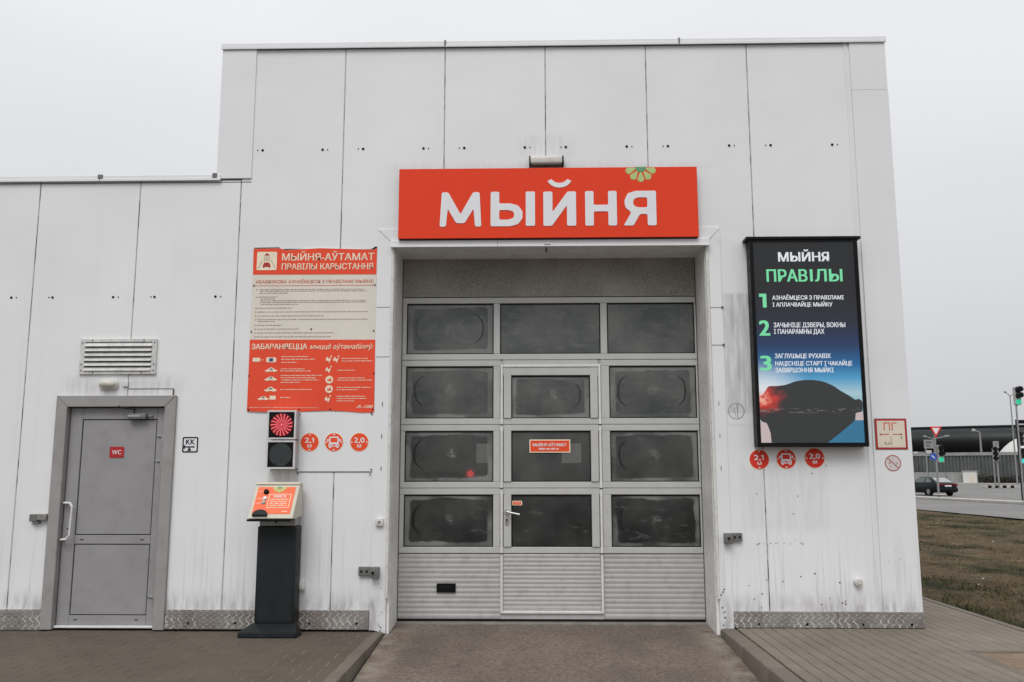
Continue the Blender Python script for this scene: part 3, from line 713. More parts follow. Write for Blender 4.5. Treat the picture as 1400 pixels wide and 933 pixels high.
MB().box(XL, XR, YG + .004, YG + .04, 3.202, 3.606).build('embossed_header', M_emb, gate)
mb = MB()
for z_ in seams[:-1]: mb.box(XL, XR, YG + .012, YG + .03, z_ - .003, z_ + .003)
mb.box(XL, XR, YG + .012, YG + .03, .649, .655); mb.box(XL, XR, YG + .002, YG + .04, .016, .036)
mb.build('rubber_seals', M_dark, gate)
# panes
cols = [(-1.412, -.53), (-.462, .545), (.628, 1.495)]
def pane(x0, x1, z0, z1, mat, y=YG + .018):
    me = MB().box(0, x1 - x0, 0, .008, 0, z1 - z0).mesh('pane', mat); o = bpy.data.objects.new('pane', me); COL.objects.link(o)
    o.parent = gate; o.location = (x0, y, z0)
    MB().box(x0, x0 + .010, y - .006, y, z0, z1).box(x1 - .010, x1, y - .006, y, z0, z1).box(x0 + .01, x1 - .01, y - .006, y, z0, z0 + .009).box(x0 + .01, x1 - .01, y - .006, y, z1 - .013, z1).build('pane_gasket', M_dark, gate)
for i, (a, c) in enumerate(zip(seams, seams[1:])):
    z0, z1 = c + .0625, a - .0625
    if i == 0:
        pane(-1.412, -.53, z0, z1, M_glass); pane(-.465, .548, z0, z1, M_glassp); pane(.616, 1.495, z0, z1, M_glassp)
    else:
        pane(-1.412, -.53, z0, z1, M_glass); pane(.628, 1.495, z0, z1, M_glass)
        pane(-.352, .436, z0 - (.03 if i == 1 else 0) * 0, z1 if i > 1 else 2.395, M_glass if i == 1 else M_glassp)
# wicket door frame edge, a bright profile standing proud
W0, W1, WT, WB = -.447, .530, 2.503, .088
mb = MB()
mb.box(W0 - .012, W0 + .012, YG - .02, YG + .01, WB, WT, .004); mb.box(W1 - .012, W1 + .012, YG - .02, YG + .01, WB, WT, .004)
mb.box(W0 + .0125, W1 - .0125, YG - .02, YG + .01, WT - .024, WT, .004); mb.box(W0 + .0125, W1 - .0125, YG - .02, YG + .01, WB, WB + .026, .004)
mb.build('wicket_frame', M_alub, gate, label='bright proud aluminium frame of the wicket door')
MB().box(W0 + .0125, W1 - .0125, YG - .010, YG + .02, 2.397, WT - .0245, .003).build('wicket_top_rail', M_alu, gate)
mb = MB()
for z_ in (2.553, 1.905, 1.280, .655):
    for x_ in (W0, W1): mb.box(x_ - .014, x_ + .014, YG - .024, YG - .018, z_ - .008, z_ + .002)
mb.build('wicket_hinges', M_dark, gate, kind='stuff')
# ribbed bottom infill
def ribbed(x0, x1, z0, z1, y):
    mb = MB(); nr = 13; pr_ = []
    H = (z1 - z0) / nr
    for i in range(nr):
        for t, d in ((0, .0), (.10, .0), (.28, -.0035), (.55, -.0045), (.80, -.0035), (.95, 0)): pr_.append((y + .012 + d, z0 + (i + t) * H))
    pr_.append((y + .012, z1))
    A = [mb.bm.verts.new((x0, p[0], p[1])) for p in pr_]; C = [mb.bm.verts.new((x1, p[0], p[1])) for p in pr_]
    for i in range(len(A) - 1): mb.bm.faces.new((A[i], C[i], C[i + 1], A[i + 1]))
    mb.box(x0, x1, y + .02, y + .04, z0, z1)
    return mb
M_rib = simple('ribbed_gate_panel_paint', (.43, .43, .42), .5, .05, var=.07, scale=3, dirt=(.2, .18, .16), dirt_amt=.4)
ribbed(XL, W0 - .014, .036, .648, YG).build('ribbed_panel', M_rib, gate, 50)
ribbed(W0 + .014, W1 - .014, WB + .028, .648, YG - .006).build('ribbed_panel', M_rib, gate, 50)
ribbed(W1 + .014, XR, .036, .648, YG).build('ribbed_panel', M_rib, gate, 50)
MB().box(W0 - .012, W1 + .012, YG + .0, YG + .03, .036, WB - .002).build('bottom_rail', M_rib, gate)
ls = MB().box(-1.078, -.893, YG - .012, YG + .01, .283, .368, .004).build('letter_slot', M_black, gate)
MB().box(-1.04, -.93, YG - .016, YG - .010, .318, .350).build('slot_flap', M_dark, gate)
mb = MB(); mb.cyl((-.395, YG - .012, 1.052), (-.395, YG - .026, 1.052), .028, 16); mb.tube([(-.395, YG - .02, 1.055), (-.395, YG - .065, 1.055), (-.27, YG - .065, 1.028)], .010)
mb.build('gate_handle', M_steel, gate, 40)
mb = MB(); mb.prism(rrect(-.415, -.375, .925, 1.01, .018), YG - .02, YG - .012); mb.build('lock_plate', M_steel, gate); MB().disc(-.395, .975, .009, YG - .023, 10, .004).box(-.399, -.391, YG - .023, YG - .019, .945, .972).build('keyhole', M_dark, gate)
st = MB().box(-.172, .233, YG + .009, YG + .012, 1.628, 1.757).build('orange_door_sticker', M_creamt, gate)
MB().box(-.162, .223, YG + .0075, YG + .009, 1.638, 1.747).build('sticker_face', M_dot, gate)
text('МЫЙНЯ-АЎТАМАТ', (-.138, .198, 1.690, 1.728), YG + .0072, M_signwhite, gate, bold=.03)
text('УВАХ АБМЕЖАВАНЫ', (-.078, .136, 1.652, 1.674), YG + .0072, M_signwhite, gate, bold=.02) if False else lines(MB(), (-.078, .136, 1.652, 1.676), YG + .0073, 5, cw=.02).build('small_print', M_signwhite, gate)
MB().prism(rrect(-.344, -.246, 1.114, 1.158, .008), YG + .012, YG + .016).build('small_sticker', M_creamt, gate); MB().box(-.334, -.256, YG + .0105, YG + .012, 1.120, 1.152).build('sticker_face', M_dot, gate)
lines(MB(), (-.325, -.265, 1.132, 1.142), YG + .0102, 9, cw=.02).build('small_print', M_creamt, gate)

# rear exit glazing of the hall and the red signal inside
sig = thing('indoor_signal_lamp', 'round red signal lamp glowing inside the hall, seen through the left gate pane', 'signal lamp', (-1.0, 4.0, 0))
MB().box(-1.03, -.97, 4.05, 4.11, .004, 1.50, .004).build('post', M_kdark, sig)
MB().box(-1.12, -.88, 3.99, 4.08, 1.29, 1.54, .01).build('housing', M_black, sig); MB().disc(-1.0, 1.415, .085, 3.985, 24, .004).build('lens_glow', emit('indoor_red_halo', (1, .02, .03), .35), sig)
mb = MB()
for i in range(36): r_ = .046 * math.sqrt((i + .5) / 36); mb.disc(-1.0 + r_ * math.cos(i * 2.4), 1.415 + r_ * math.sin(i * 2.4), .0066, 3.978, 6, .004)
mb.build('diodes', emit('indoor_red_diode', (1, .04, .06), 6.0), sig, kind='stuff')

# ---- toilet door
casing = MB()
casing.prism([(-4.662, .012), (-4.556, .012), (-4.556, 2.052), (-4.662, 2.157)], -.034, .06, .004)
casing.prism([(-3.516, .012), (-3.620, .012), (-3.620, 2.052), (-3.516, 2.157)], -.034, .06, .004)
casing.prism([(-4.659, 2.1585), (-4.554, 2.0535), (-3.622, 2.0535), (-3.519, 2.1585)], -.034, .06, .003)
casing.build('door_casing', M_case, B)
YD = .035
mb = MB()
mb.box(-4.548, -4.432, YD, YD + .05, .045, 2.046, .003); mb.box(-3.712, -3.626, YD, YD + .05, .045, 2.046, .003)
mb.box(-4.431, -3.713, YD, YD + .05, 1.938, 2.046, .003); mb.box(-4.431, -3.713, YD, YD + .05, .776, .856, .003); mb.box(-4.431, -3.713, YD, YD + .05, .045, .130, .003)
dr = mb.build('toilet_door', M_door, B)
MB().box(-4.423, -3.721, YD + .006, YD + .03, .864, 1.930, .003).build('door_panel', M_door, dr); MB().box(-4.423, -3.721, YD + .006, YD + .03, .138, .768, .003).build('door_panel', M_door, dr)
MB().box(-4.44, -3.70, YD + .031, YD + .045, .1, 2.0).build('panel_gasket', M_dark, dr)
MB().box(-4.552, -3.620, YD - .035, YD + .04, .022, .043, .004).build('door_sill', M_alub, dr)
mb = MB(); mb.tube([(-4.525, YD, 1.155), (-4.525, YD - .05, 1.155), (-4.462, YD - .062, 1.153), (-4.440, YD - .066, 1.12), (-4.448, YD - .066, .86), (-4.475, YD - .062, .822), (-4.530, YD - .05, .818), (-4.530, YD, .818)], .0105)
mb.build('door_handle', M_alub, dr, 50)
MB().prism(rrect(-4.512, -4.476, .868, .945, .006), YD - .006, YD).build('lock_plate', M_steel, dr); MB().disc(-4.494, .915, .009, YD - .009, 10, .004).build('keyhole', M_dark, dr)
for z_ in (1.755, 1.520, .275):
    MB().box(-3.705, -3.625, YD - .014, YD, z_ + .018, z_ + .028, .001).cyl((-3.640, YD - .022, z_ - .045), (-3.640, YD - .022, z_ + .03), .012, 10).build('hinge', M_steel, dr, 40)
mb = MB(); mb.box(-3.975, -3.80, YD - .065, YD - .001, 1.935, 1.990, .01); mb.cyl((-3.79, YD - .03, 1.963), (-3.745, YD - .03, 1.963), .012, 10)
mb.build('door_closer', M_bracket, dr, 40); MB().tube([(-3.92, YD - .045, 1.992), (-3.90, YD - .07, 2.03), (-4.045, YD - .07, 2.045), (-4.06, -.036, 2.062)], .006).build('closer_arm', M_dark, dr)
MB().box(-3.970, -3.85, YD - .068, YD - .064, 1.958, 1.972).build('closer_cap', M_steel, dr)
mb = MB()
for x_, z_ in ((-4.36, .815), (-3.79, .815), (-4.37, .092), (-3.80, .092)): mb.box(x_ - .016, x_ + .016, YD - .002, YD + .002, z_ - .004, z_ + .004)
mb.build('drain_caps', M_dark, dr, kind='stuff')

# ------------------------------------------------------------ signs and fittings on the wall
YS = -.10
sg = thing('car_wash_sign', 'large red sign box reading МЫЙНЯ above the gate', 'sign', (0, 0, 3.64))
MB().box(-1.424, 1.452, YS + .001, -.014, 3.652, 4.350, .004).build('sign_case', M_signside, sg)
MB().box(-1.424, 1.452, YS - .004, YS + .001, 3.653, 4.349, .002).build('sign_face', M_orange, sg)
def fillet(P, r, n=4):
    out_ = []; m_ = len(P)
    for i in range(m_):
        a, p, c = Vector(P[i - 1]), Vector(P[i]), Vector(P[(i + 1) % m_])
        d1 = (a - p); d2 = (c - p); rr = min(r, d1.length * .48, d2.length * .48); d1.normalize(); d2.normalize()
        q0, q1 = p + d1 * rr, p + d2 * rr
        for t in range(n + 1):
            t /= n; out_.append(tuple(q0 * (1 - t) ** 2 + p * 2 * t * (1 - t) + q1 * t * t))
    return out_
def glyph(outlines, box, y, mat, parent, rad=.02, t=.004, name='letter'):
    cu = bpy.data.curves.new('letter', 'CURVE'); cu.dimensions = '2D'; cu.fill_mode = 'BOTH'; cu.extrude = t / 2
    x0, x1, z0, z1 = box
    for k_, P in enumerate(outlines):
        P = fillet([(x0 + p[0] * (x1 - x0), z0 + p[1] * (z1 - z0)) for p in P], rad)
        sp_ = cu.splines.new('POLY'); sp_.points.add(len(P) - 1); sp_.use_cyclic_u = True
        for q, p in zip(sp_.points, P): q.co = (p[0], p[1], 0, 1)
    o = bpy.data.objects.new('letter', cu); COL.objects.link(o); bpy.context.view_layer.update()
    me = bpy.data.meshes.new_from_object(o); bpy.data.objects.remove(o); bpy.data.curves.remove(cu)
    me.transform(Matrix.Translation((0, y - t / 2, 0)) @ Matrix.Rotation(math.pi / 2, 4, 'X')); me.materials.clear(); me.materials.append(mat)
    return link(name, me, parent)
yl = YS - .0045
glyph([[(0, 0), (.15, 0), (.19, .52), (.40, .10), (.60, .10), (.81, .52), (.85, 0), (1, 0), (.955, 1), (.80, 1), (.50, .36), (.20, 1), (.045, 1)]], (-1.025, -.624, 3.767, 4.110), yl, M_signwhite, sg, .02)
glyph([[(0, 0), (0, 1), (.27, 1), (.27, .66), (.62, .66), (.86, .60), (1, .43), (1, .23), (.86, .06), (.62, 0)], [(.27, .19), (.27, .47), (.56, .47), (.72, .42), (.74, .33), (.72, .24), (.56, .19)]], (-.535, -.228, 3.768, 4.111), yl, M_signwhite, sg, .018, name='letter')
glyph([[(0, 0), (0, 1), (1, 1), (1, 0)]], (-.197, -.108, 3.770, 4.111), yl, M_signwhite, sg, .014)
glyph([[(0, 0), (0, 1), (.28, 1), (.28, .40), (.74, 1), (1, 1), (1, 0), (.72, 0), (.72, .60), (.26, 0)]], (-.028, .286, 3.769, 4.109), yl, M_signwhite, sg, .016)
bv = []
for i in range(9): a = math.radians(205 + 130 * i / 8); bv.append((.5 + .52 * math.cos(a), 1.05 + 1.05 * math.sin(a) * 1.0))
bi = []
for i in range(9): a = math.radians(335 - 130 * i / 8); bi.append((.5 + .34 * math.cos(a), 1.05 + .62 * math.sin(a)))
glyph([bv + bi], (.006, .251, 4.148, 4.258), yl, M_signwhite, sg, .006)
glyph([[(0, 0), (0, 1), (.27, 1), (.27, .60), (.73, .60), (.73, 1), (1, 1), (1, 0), (.73, 0), (.73, .41), (.27, .41), (.27, 0)]], (.373, .676, 3.768, 4.111), yl, M_signwhite, sg, .016)
glyph([[(1, 0), (1, 1), (.38, 1), (.14, .93), (.03, .72), (.06, .52), (.24, .38), (0, 0), (.30, 0), (.50, .33), (.73, .33), (.73, 0)], [(.73, .52), (.73, .81), (.46, .81), (.33, .77), (.29, .665), (.33, .56), (.46, .52)]], (.739, 1.053, 3.767, 4.110), yl, M_signwhite, sg, .018)
def flower(cx, cz, r, y, parent, Mx=None, flat=True, k=1.0):
    # petals fan down from the upper edge, a darker half disc in the middle
    for i in range(5):
        a0 = math.radians(180 + 36 * i + 2.5); a1 = math.radians(180 + 36 * (i + 1) - 2.5); P = [(cx + .22 * r * math.cos((a0 + a1) / 2), cz + .22 * r * math.sin((a0 + a1) / 2))]
        for t in range(6):
            a = a0 + (a1 - a0) * t / 5; rr = r * (.86 + .14 * math.sin(math.pi * t / 5)); P.append((cx + rr * math.cos(a) * k, min(cz + rr * math.sin(a), cz)))
        me = MB().prism(P, y - .0015, y).mesh('petal', M_petal)
        if Mx is not None: me.transform(Mx)
        link('petal', me, parent)
    P = [(cx + .34 * r * math.cos(math.radians(180 + 20 * i)), cz + .34 * r * math.sin(math.radians(180 + 20 * i))) for i in range(10)]
    me = MB().prism(P, y - .003, y - .001).mesh('flower_centre', M_petald)
    if Mx is not None: me.transform(Mx)
    link('flower_centre', me, parent)
flower(.912, 4.350, .152, yl, sg)

lt = thing('floodlight', 'slim beige lamp mounted on the wall above the red sign', 'lamp', (0, 0, 4.39))
MB().box(-.150, .160, -.105, -.012, 4.400, 4.470, .012).build('lamp_body', M_lamp, lt, 40); MB().box(-.140, .150, -.095, -.02, 4.388, 4.3995, .004).build('lamp_diffuser', M_lampm, lt)
for x_ in (-.163, .161): MB().box(x_, x_ + .012, -.10, -.001, 4.385, 4.478, .003).build('end_bracket', M_dark, lt)

# poster of rules
po = thing('rules_poster', 'large orange and cream rules poster МЫЙНЯ-АЎТАМАТ on the wall left of the gate', 'poster', (0, 0, 2.0))
def ph_(P, y0, y1, mat, nm): return MB().prism(P, y0, y1).build(nm, mat, po)
ph_([(-2.842, 2.008), (-2.70, 2.000), (-2.40, 1.998), (-2.20, 2.006), (-2.05, 2.012), (-1.90, 2.003), (-1.75, 1.990), (-1.632, 1.994), (-1.640, 3.588), (-1.672, 3.570), (-1.85, 3.578), (-2.20, 3.590), (-2.40, 3.578), (-2.53, 3.572), (-2.58, 3.590), (-2.846, 3.588)], -.012, -.001, M_paper, 'poster_sheet')
ph_([(-2.840, 3.330), (-1.642, 3.326), (-1.641, 3.585), (-1.672, 3.568), (-1.85, 3.576), (-2.20, 3.588), (-2.40, 3.576), (-2.53, 3.570), (-2.58, 3.588), (-2.845, 3.586)], -.014, -.0125, M_orange2, 'header_band')
ph_([(-2.842, 2.010), (-2.70, 2.002), (-2.40, 2.000), (-2.20, 2.008), (-2.05, 2.014), (-1.90, 2.005), (-1.75, 1.992), (-1.634, 1.996), (-1.637, 2.688), (-2.843, 2.693)], -.014, -.0125, M_orange2, 'lower_band')
MB().prism([(-2.85, 3.575), (-2.84, 3.600), (-2.60, 3.602), (-2.575, 3.586), (-1.70, 3.578), (-1.655, 3.606), (-1.637, 3.600), (-1.645, 3.56), (-2.0, 3.565)], -.004, -.0008).build('backing_edge', M_dark, po)
yp = -.0145
MB().prism(rrect(-2.807, -2.612, 3.373, 3.555, .012), yp - .001, yp).build('icon_plate', M_creamt, po)
mb = MB(); y2 = yp - .0015
mb.prism([(-2.745, 3.428), (-2.748, 3.398), (-2.732, 3.398), (-2.730, 3.405), (-2.690, 3.405), (-2.688, 3.398), (-2.672, 3.398), (-2.675, 3.428), (-2.688, 3.448), (-2.732, 3.448)], y2 - .001, y2)
mb.build('icon_car', M_red, po); MB().prism([(-2.738, 3.518), (-2.682, 3.518), (-2.70, 3.535), (-2.71, 3.545), (-2.72, 3.535)], y2 - .001, y2).build('icon_shower_head', M_red, po)
mb = MB()
for s_ in (-1, 1): mb.prism([(-2.71 + s_ * .045, 3.47), (-2.71 + s_ * .085, 3.395), (-2.71 + s_ * .078, 3.395), (-2.71 + s_ * .040, 3.47)], y2 - .001, y2)
for i in range(4): mb.box(-2.735 + i * .016, -2.730 + i * .016, y2 - .001, y2, 3.462, 3.510)
mb.build('icon_spray', M_ptext, po)
text('МЫЙНЯ-АЎТАМАТ', (-2.562, -1.665, 3.467, 3.558), yp, M_creamt, po, bold=.018)
text('ПРАВІЛЫ КАРЫСТАННЯ', (-2.563, -1.674, 3.377, 3.438), yp, M_creamt, po, bold=.022)
text('АБАВЯЗКОВА АЗНАЁМЦЕСЯ З ПРАВІЛАМІ МЫЙНІ!', (-2.811, -1.668, 3.237, 3.284), -.0122, M_ored, po, bold=.02)
MB().box(-2.818, -1.651, -.0132, -.0122, 3.216, 3.222).build('rule_line', M_ored, po)
tl_ = [(-2.770, -1.762, 3.175), (-2.762, -1.730, 3.159), (-2.772, -2.484, 3.139), (-2.780, -2.594, 3.102), (-2.754, -2.615, 3.084), (-2.758, -1.738, 3.065), (-2.758, -1.727, 3.049), (-2.757, -2.384, 3.029), (-2.783, -2.447, 2.992), (-2.781, -1.709, 2.955), (-2.780, -2.137, 2.916), (-2.778, -1.707, 2.881), (-2.771, -2.606, 2.862), (-2.781, -2.536, 2.825), (-2.780, -2.371, 2.788), (-2.777, -2.031, 2.751), (-2.782, -2.056, 2.713)]
mb = MB()
for i, (a, c, z_) in enumerate(tl_):
    lines(mb, (a, c, z_ - .001, z_ + .013), -.0122, i, cw=.011)
    if i in (0, 3, 8, 9, 10, 11, 13, 14, 15, 16): mb.disc(-2.797, z_ + .006, .007, -.0132, 8, .001)
mb.build('small_print', M_ptext, po, kind='stuff')
text('ЗАБАРАНЯЕЦЦА', (-2.822, -2.288, 2.590, 2.653), yp, M_creamt, po, bold=.03)
text('мыццё аўтамабіляў:', (-2.262, -1.652, 2.587, 2.650), yp, M_creamt, po, bold=.008, shear=.25)
text('А-100', (-1.804, -1.644, 2.036, 2.064), yp, M_creamt, po, bold=.045, shear=.35)
ll = [(-2.535, -2.268, 2.521), (-2.534, -2.204, 2.495), (-2.533, -2.376, 2.466), (-2.535, -2.302, 2.403), (-2.534, -2.245, 2.383), (-2.533, -2.136, 2.340), (-2.532, -2.195, 2.318), (-2.522, -2.171, 2.297), (-2.530, -2.345, 2.274), (-2.532, -2.224, 2.206), (-2.529, -2.423, 2.131), (-1.954, -1.702, 2.501), (-1.953, -1.659, 2.477), (-1.989, -1.821, 2.389), (-1.982, -1.724, 2.315), (-1.991, -1.655, 2.294), (-1.993, -1.663, 2.225), (-1.993, -1.790, 2.203), (-1.991, -1.714, 2.141), (-1.990, -1.710, 2.120), (-1.990, -1.827, 2.097), (-2.819, -2.45, 2.040), (-2.44, -2.158, 2.036)]
mb = MB()
for i, (a, c, z_) in enumerate(ll): lines(mb, (a, c, z_, z_ + (.012 if i < 21 else .007)), yp, 50 + i, cw=.012)
mb.build('small_print', M_creamt, po, kind='stuff')
def caricon(x0, x1, z0, z1, top=1):
    w_, h_ = x1 - x0, z1 - z0; mb = MB()
    mb.prism([(x0, z0 + .2 * h_), (x1, z0 + .2 * h_), (x1, z0 + .5 * h_), (x0 + .85 * w_, z0 + .58 * h_), (x0 + .66 * w_, z0 + .95 * h_), (x0 + .35 * w_, z0 + .95 * h_), (x0 + .16 * w_, z0 + .55 * h_), (x0, z0 + .48 * h_)], yp - .001, yp)
    for t in (.22, .76): mb.disc(x0 + t * w_, z0 + .18 * h_, .17 * h_, yp - .002, 10, .001)
    if top: mb.box(x0 + .42 * w_, x0 + .6 * w_, yp - .001, yp, z0 + .97 * h_, z0 + 1.1 * h_)
    mb.build('pictogram', M_creamt, po)
    MB().prism([(x0 + .37 * w_, z0 + .58 * h_), (x0 + .66 * w_, z0 + .58 * h_), (x0 + .58 * w_, z0 + .84 * h_), (x0 + .42 * w_, z0 + .84 * h_)], yp - .0025, yp - .0015).build('pictogram_window', M_blue, po)
caricon(-2.683, -2.568, 2.378, 2.420); caricon(-2.684, -2.568, 2.293, 2.338, 0); caricon(-2.682, -2.566, 2.190, 2.235); caricon(-2.742, -2.640, 2.110, 2.150, 0)
MB().box(-2.630, -2.572, yp - .001, yp, 2.118, 2.155, 0).build('pictogram', M_creamt, po)
MB().prism(rrect(-2.807, -2.735, 2.480, 2.518, .008), yp - .001, yp).build('pictogram', M_creamt, po); MB().box(-2.725, -2.700, yp - .001, yp, 2.495, 2.499).build('pictogram', M_creamt, po)
MB().prism(rrect(-2.677, -2.581, 2.474, 2.521, .012), yp - .001, yp).build('pictogram', M_creamt, po); MB().box(-2.648, -2.610, yp - .002, yp - .001, 2.482, 2.513).build('pictogram_window', M_blue, po)
for x_, z_, r_ in ((-2.066, 2.306, .037), (-2.066, 2.216, .037)):
    MB().disc(x_, z_, r_, yp - .001, 18, .001).build('pictogram', M_creamt, po); MB().box(x_ - .017, x_ + .020, yp - .0025, yp - .0012, z_ - .013, z_ + .004).box(x_ + .005, x_ + .012, yp - .0025, yp - .0012, z_ + .004, z_ + .022).build('pictogram_detail', M_orange2, po)
for x_, z_ in ((-2.078, 2.497), (-2.008, 2.495), (-2.078, 2.398), (-2.078, 2.118)):
    MB().prism([(x_ - .026, z_ + .012), (x_ - .008, z_ + .03), (x_ - .002, z_ + .006), (x_ + .024, z_ + .02), (x_ + .016, z_ - .008), (x_ + .006, z_ - .03), (x_ - .004, z_ - .008), (x_ - .024, z_ - .012)], yp - .001, yp).disc(x_ + .024, z_ + .033, .008, yp - .001, 8, .001).build('pictogram', M_creamt, po)
screws(po, [(-2.826, 3.222), (-1.652, 3.222), (-2.832, 2.770), (-1.655, 2.775), (-2.255, 2.793), (-2.835, 2.345), (-1.643, 2.365), (-2.826, 2.022), (-2.345, 2.025), (-2.05, 2.026), (-1.648, 2.022)], -.018, .0075)

# traffic light beside the poster
tf = thing('wall_traffic_light', 'two square stacked signal lamps on the wall, the upper one lit red', 'traffic light', (-2.47, -.03, 1.47))
for zt, zb, lit in ((2.008, 1.739, True), (1.729, 1.468, False)):
    x0, x1 = -2.606, -2.336
    h = MB().box(x0, x1, -.13, -.002, zb, zt, .006).build('housing', M_signal, tf)
    MB().ring([(x0, zb), (x1, zb), (x1, zt), (x0, zt)], [(x0 + .016, zb + .016), (x1 - .016, zb + .016), (x1 - .016, zt - .016), (x0 + .016, zt - .016)], -.141, -.128).build('bezel', M_white_metal, h)
    MB().box(x0 + .0165, x1 - .0165, -.133, -.1305, zb + .0165, zt - .0165).build('mask', M_black, h)
    cx, cz = (x0 + x1) / 2, (zb + zt) / 2
    MB().disc(cx, cz, .106, -.1365, 36, .003).build('lens', M_redglow if lit else M_lens, h)
    mb = MB()
    for ring in range(1, 11):
        n_ = max(5, ring * 4) if ring < 6 else 17
        for i in range(n_):
            a = 2 * math.pi * (i + (.5 * (ring % 2) if ring < 6 else 0) + .055 * ring) / n_; r_ = ring * .0097
            
            if lit: u_ = Vector((math.cos(a), math.sin(a))); v_ = Vector((-u_.y, u_.x)); c_ = Vector((cx, cz)) + u_ * r_; mb.prism([tuple(c_ + u_ * .0036 + v_ * (.0022 + .00028 * ring)), tuple(c_ - u_ * .0034 + v_ * (.002 + .00026 * ring)), tuple(c_ - u_ * .0034 - v_ * (.002 + .00026 * ring)), tuple(c_ + u_ * .0036 - v_ * (.0022 + .00028 * ring))], -.1385, -.137)
            else: mb.disc(cx + r_ * math.cos(a), cz + r_ * math.sin(a), .0022, -.1385, 5, .0015)
    mb.disc(cx, cz, .006, -.1385, 8, .0015)
    mb.build('diodes', M_redlit if lit else M_lensdot, h, kind='stuff')

# white plate and round stickers
wp = thing('backing_plate', 'plain white sheet plate below the poster, bearing three round stickers', 'panel', (0, 0, 1.44))
MB().prism(rrect(-2.357, -1.632, 1.444, 2.002, .01), -.008, -.001, .001).build('plate', M_wall, wp)
MB().box(-2.36, -1.628, -.004, -.0006, 1.436, 1.4435).build('plate_edge', M_core, wp)
screws(wp, [(-2.335, 1.975), (-1.652, 1.975), (-2.345, 1.465), (-1.648, 1.462), (-2.340, 1.425), (-1.66, 1.420), (-1.66, 1.99)], -.0125, .007)
def sticker(cx, cz, y, what, label, red=False, scale=1.0):
    R = .084 * scale; t = thing('round_sticker', label, 'sticker', (cx, 0, cz - R), group='round clearance stickers'); mat = M_dotr if red else M_dot
    MB().disc(cx, cz, R + .006, y - .001, 32, .001).build('rim', M_creamt, t)
    MB().disc(cx, cz, R, y - .002, 32, .001).build('face', mat, t)
    yy_ = y - .0022
    def tri(a, s=.013):
        c_ = Vector((cx + R * .86 * math.cos(a), cz + R * .86 * math.sin(a))); d = Vector((math.cos(a), math.sin(a))); n_ = Vector((-d.y, d.x))
        return [tuple(c_ - d * s * .8), tuple(c_ + d * s * .2 + n_ * s * 1.0), tuple(c_ + d * s * .2 - n_ * s * 1.0)]
    if what == 'bus':
        mb = MB(); mb.ring(rrect(cx - .045, cx + .045, cz - .012, cz + .052, .012), rrect(cx - .033, cx + .033, cz - .002, cz + .040, .004), yy_ - .001, yy_)
        mb.box(cx - .050, cx + .050, yy_ - .001, yy_, cz - .042, cz - .0125); mb.box(cx - .044, cx - .026, yy_ - .001, yy_, cz - .054, cz - .0425); mb.box(cx + .026, cx + .044, yy_ - .001, yy_, cz - .054, cz - .0425)
        mb.box(cx - .064, cx - .050, yy_ - .001, yy_, cz + .006, cz + .030); mb.box(cx + .050, cx + .064, yy_ - .001, yy_, cz + .006, cz + .030)
        mb.build('bus_pictogram', M_signwhite, t)
        MB().disc(cx - .034, cz - .027, .007, yy_ - .002, 8, .001).disc(cx + .034, cz - .027, .007, yy_ - .002, 8, .001).box(cx - .018, cx + .018, yy_ - .002, yy_ - .001, cz - .033, cz - .021).build('bus_lamps', mat, t)
        angs = (0, 90, 180, 270)
    else:
        if what == '2,1':
            text('2,', (cx - .048, cx + .014, cz - .012, cz + .042), yy_, M_signwhite, t, bold=.035)
            MB().prism([(cx + .030, cz - .003), (cx + .041, cz - .003), (cx + .041, cz + .042), (cx + .030, cz + .042), (cx + .018, cz + .033), (cx + .021, cz + .026), (cx + .030, cz + .031)], yy_ - .001, yy_).build('numeral', M_signwhite, t)
        else: text(what, (cx - .050, cx + .050, cz - .012, cz + .042), yy_, M_signwhite, t, bold=.035)
        text('М', (cx - .019, cx + .019, cz - .050, cz - .021), yy_, M_signwhite, t, bold=.035); angs = (90, 270) if what == '2,1' else (0, 180)
    mb = MB()
    for a in angs: mb.prism(tri(math.radians(a)), yy_ - .001, yy_)
    mb.build('arrow_tips', M_signwhite, t)
sticker(-2.235, 1.7165, -.009, '2,1', 'left of the three orange stickers on the white plate, reading 2,1 М')
sticker(-2.006, 1.7165, -.009, 'bus', 'middle orange sticker on the white plate, with a bus pictogram')
sticker(-1.767, 1.716, -.009, '2,0', 'right of the three orange stickers on the white plate, reading 2,0 М')
sticker(1.960, 1.551, -.001, '2,1', 'red round sticker reading 2,1 М under the left edge of the screen', True, 1.06)
sticker(2.208, 1.556, -.001, 'bus', 'red round sticker with a bus pictogram under the screen', True, 1.06)
sticker(2.470, 1.563, -.001, '2,0', 'red round sticker reading 2,0 М under the right part of the screen', True, 1.06)

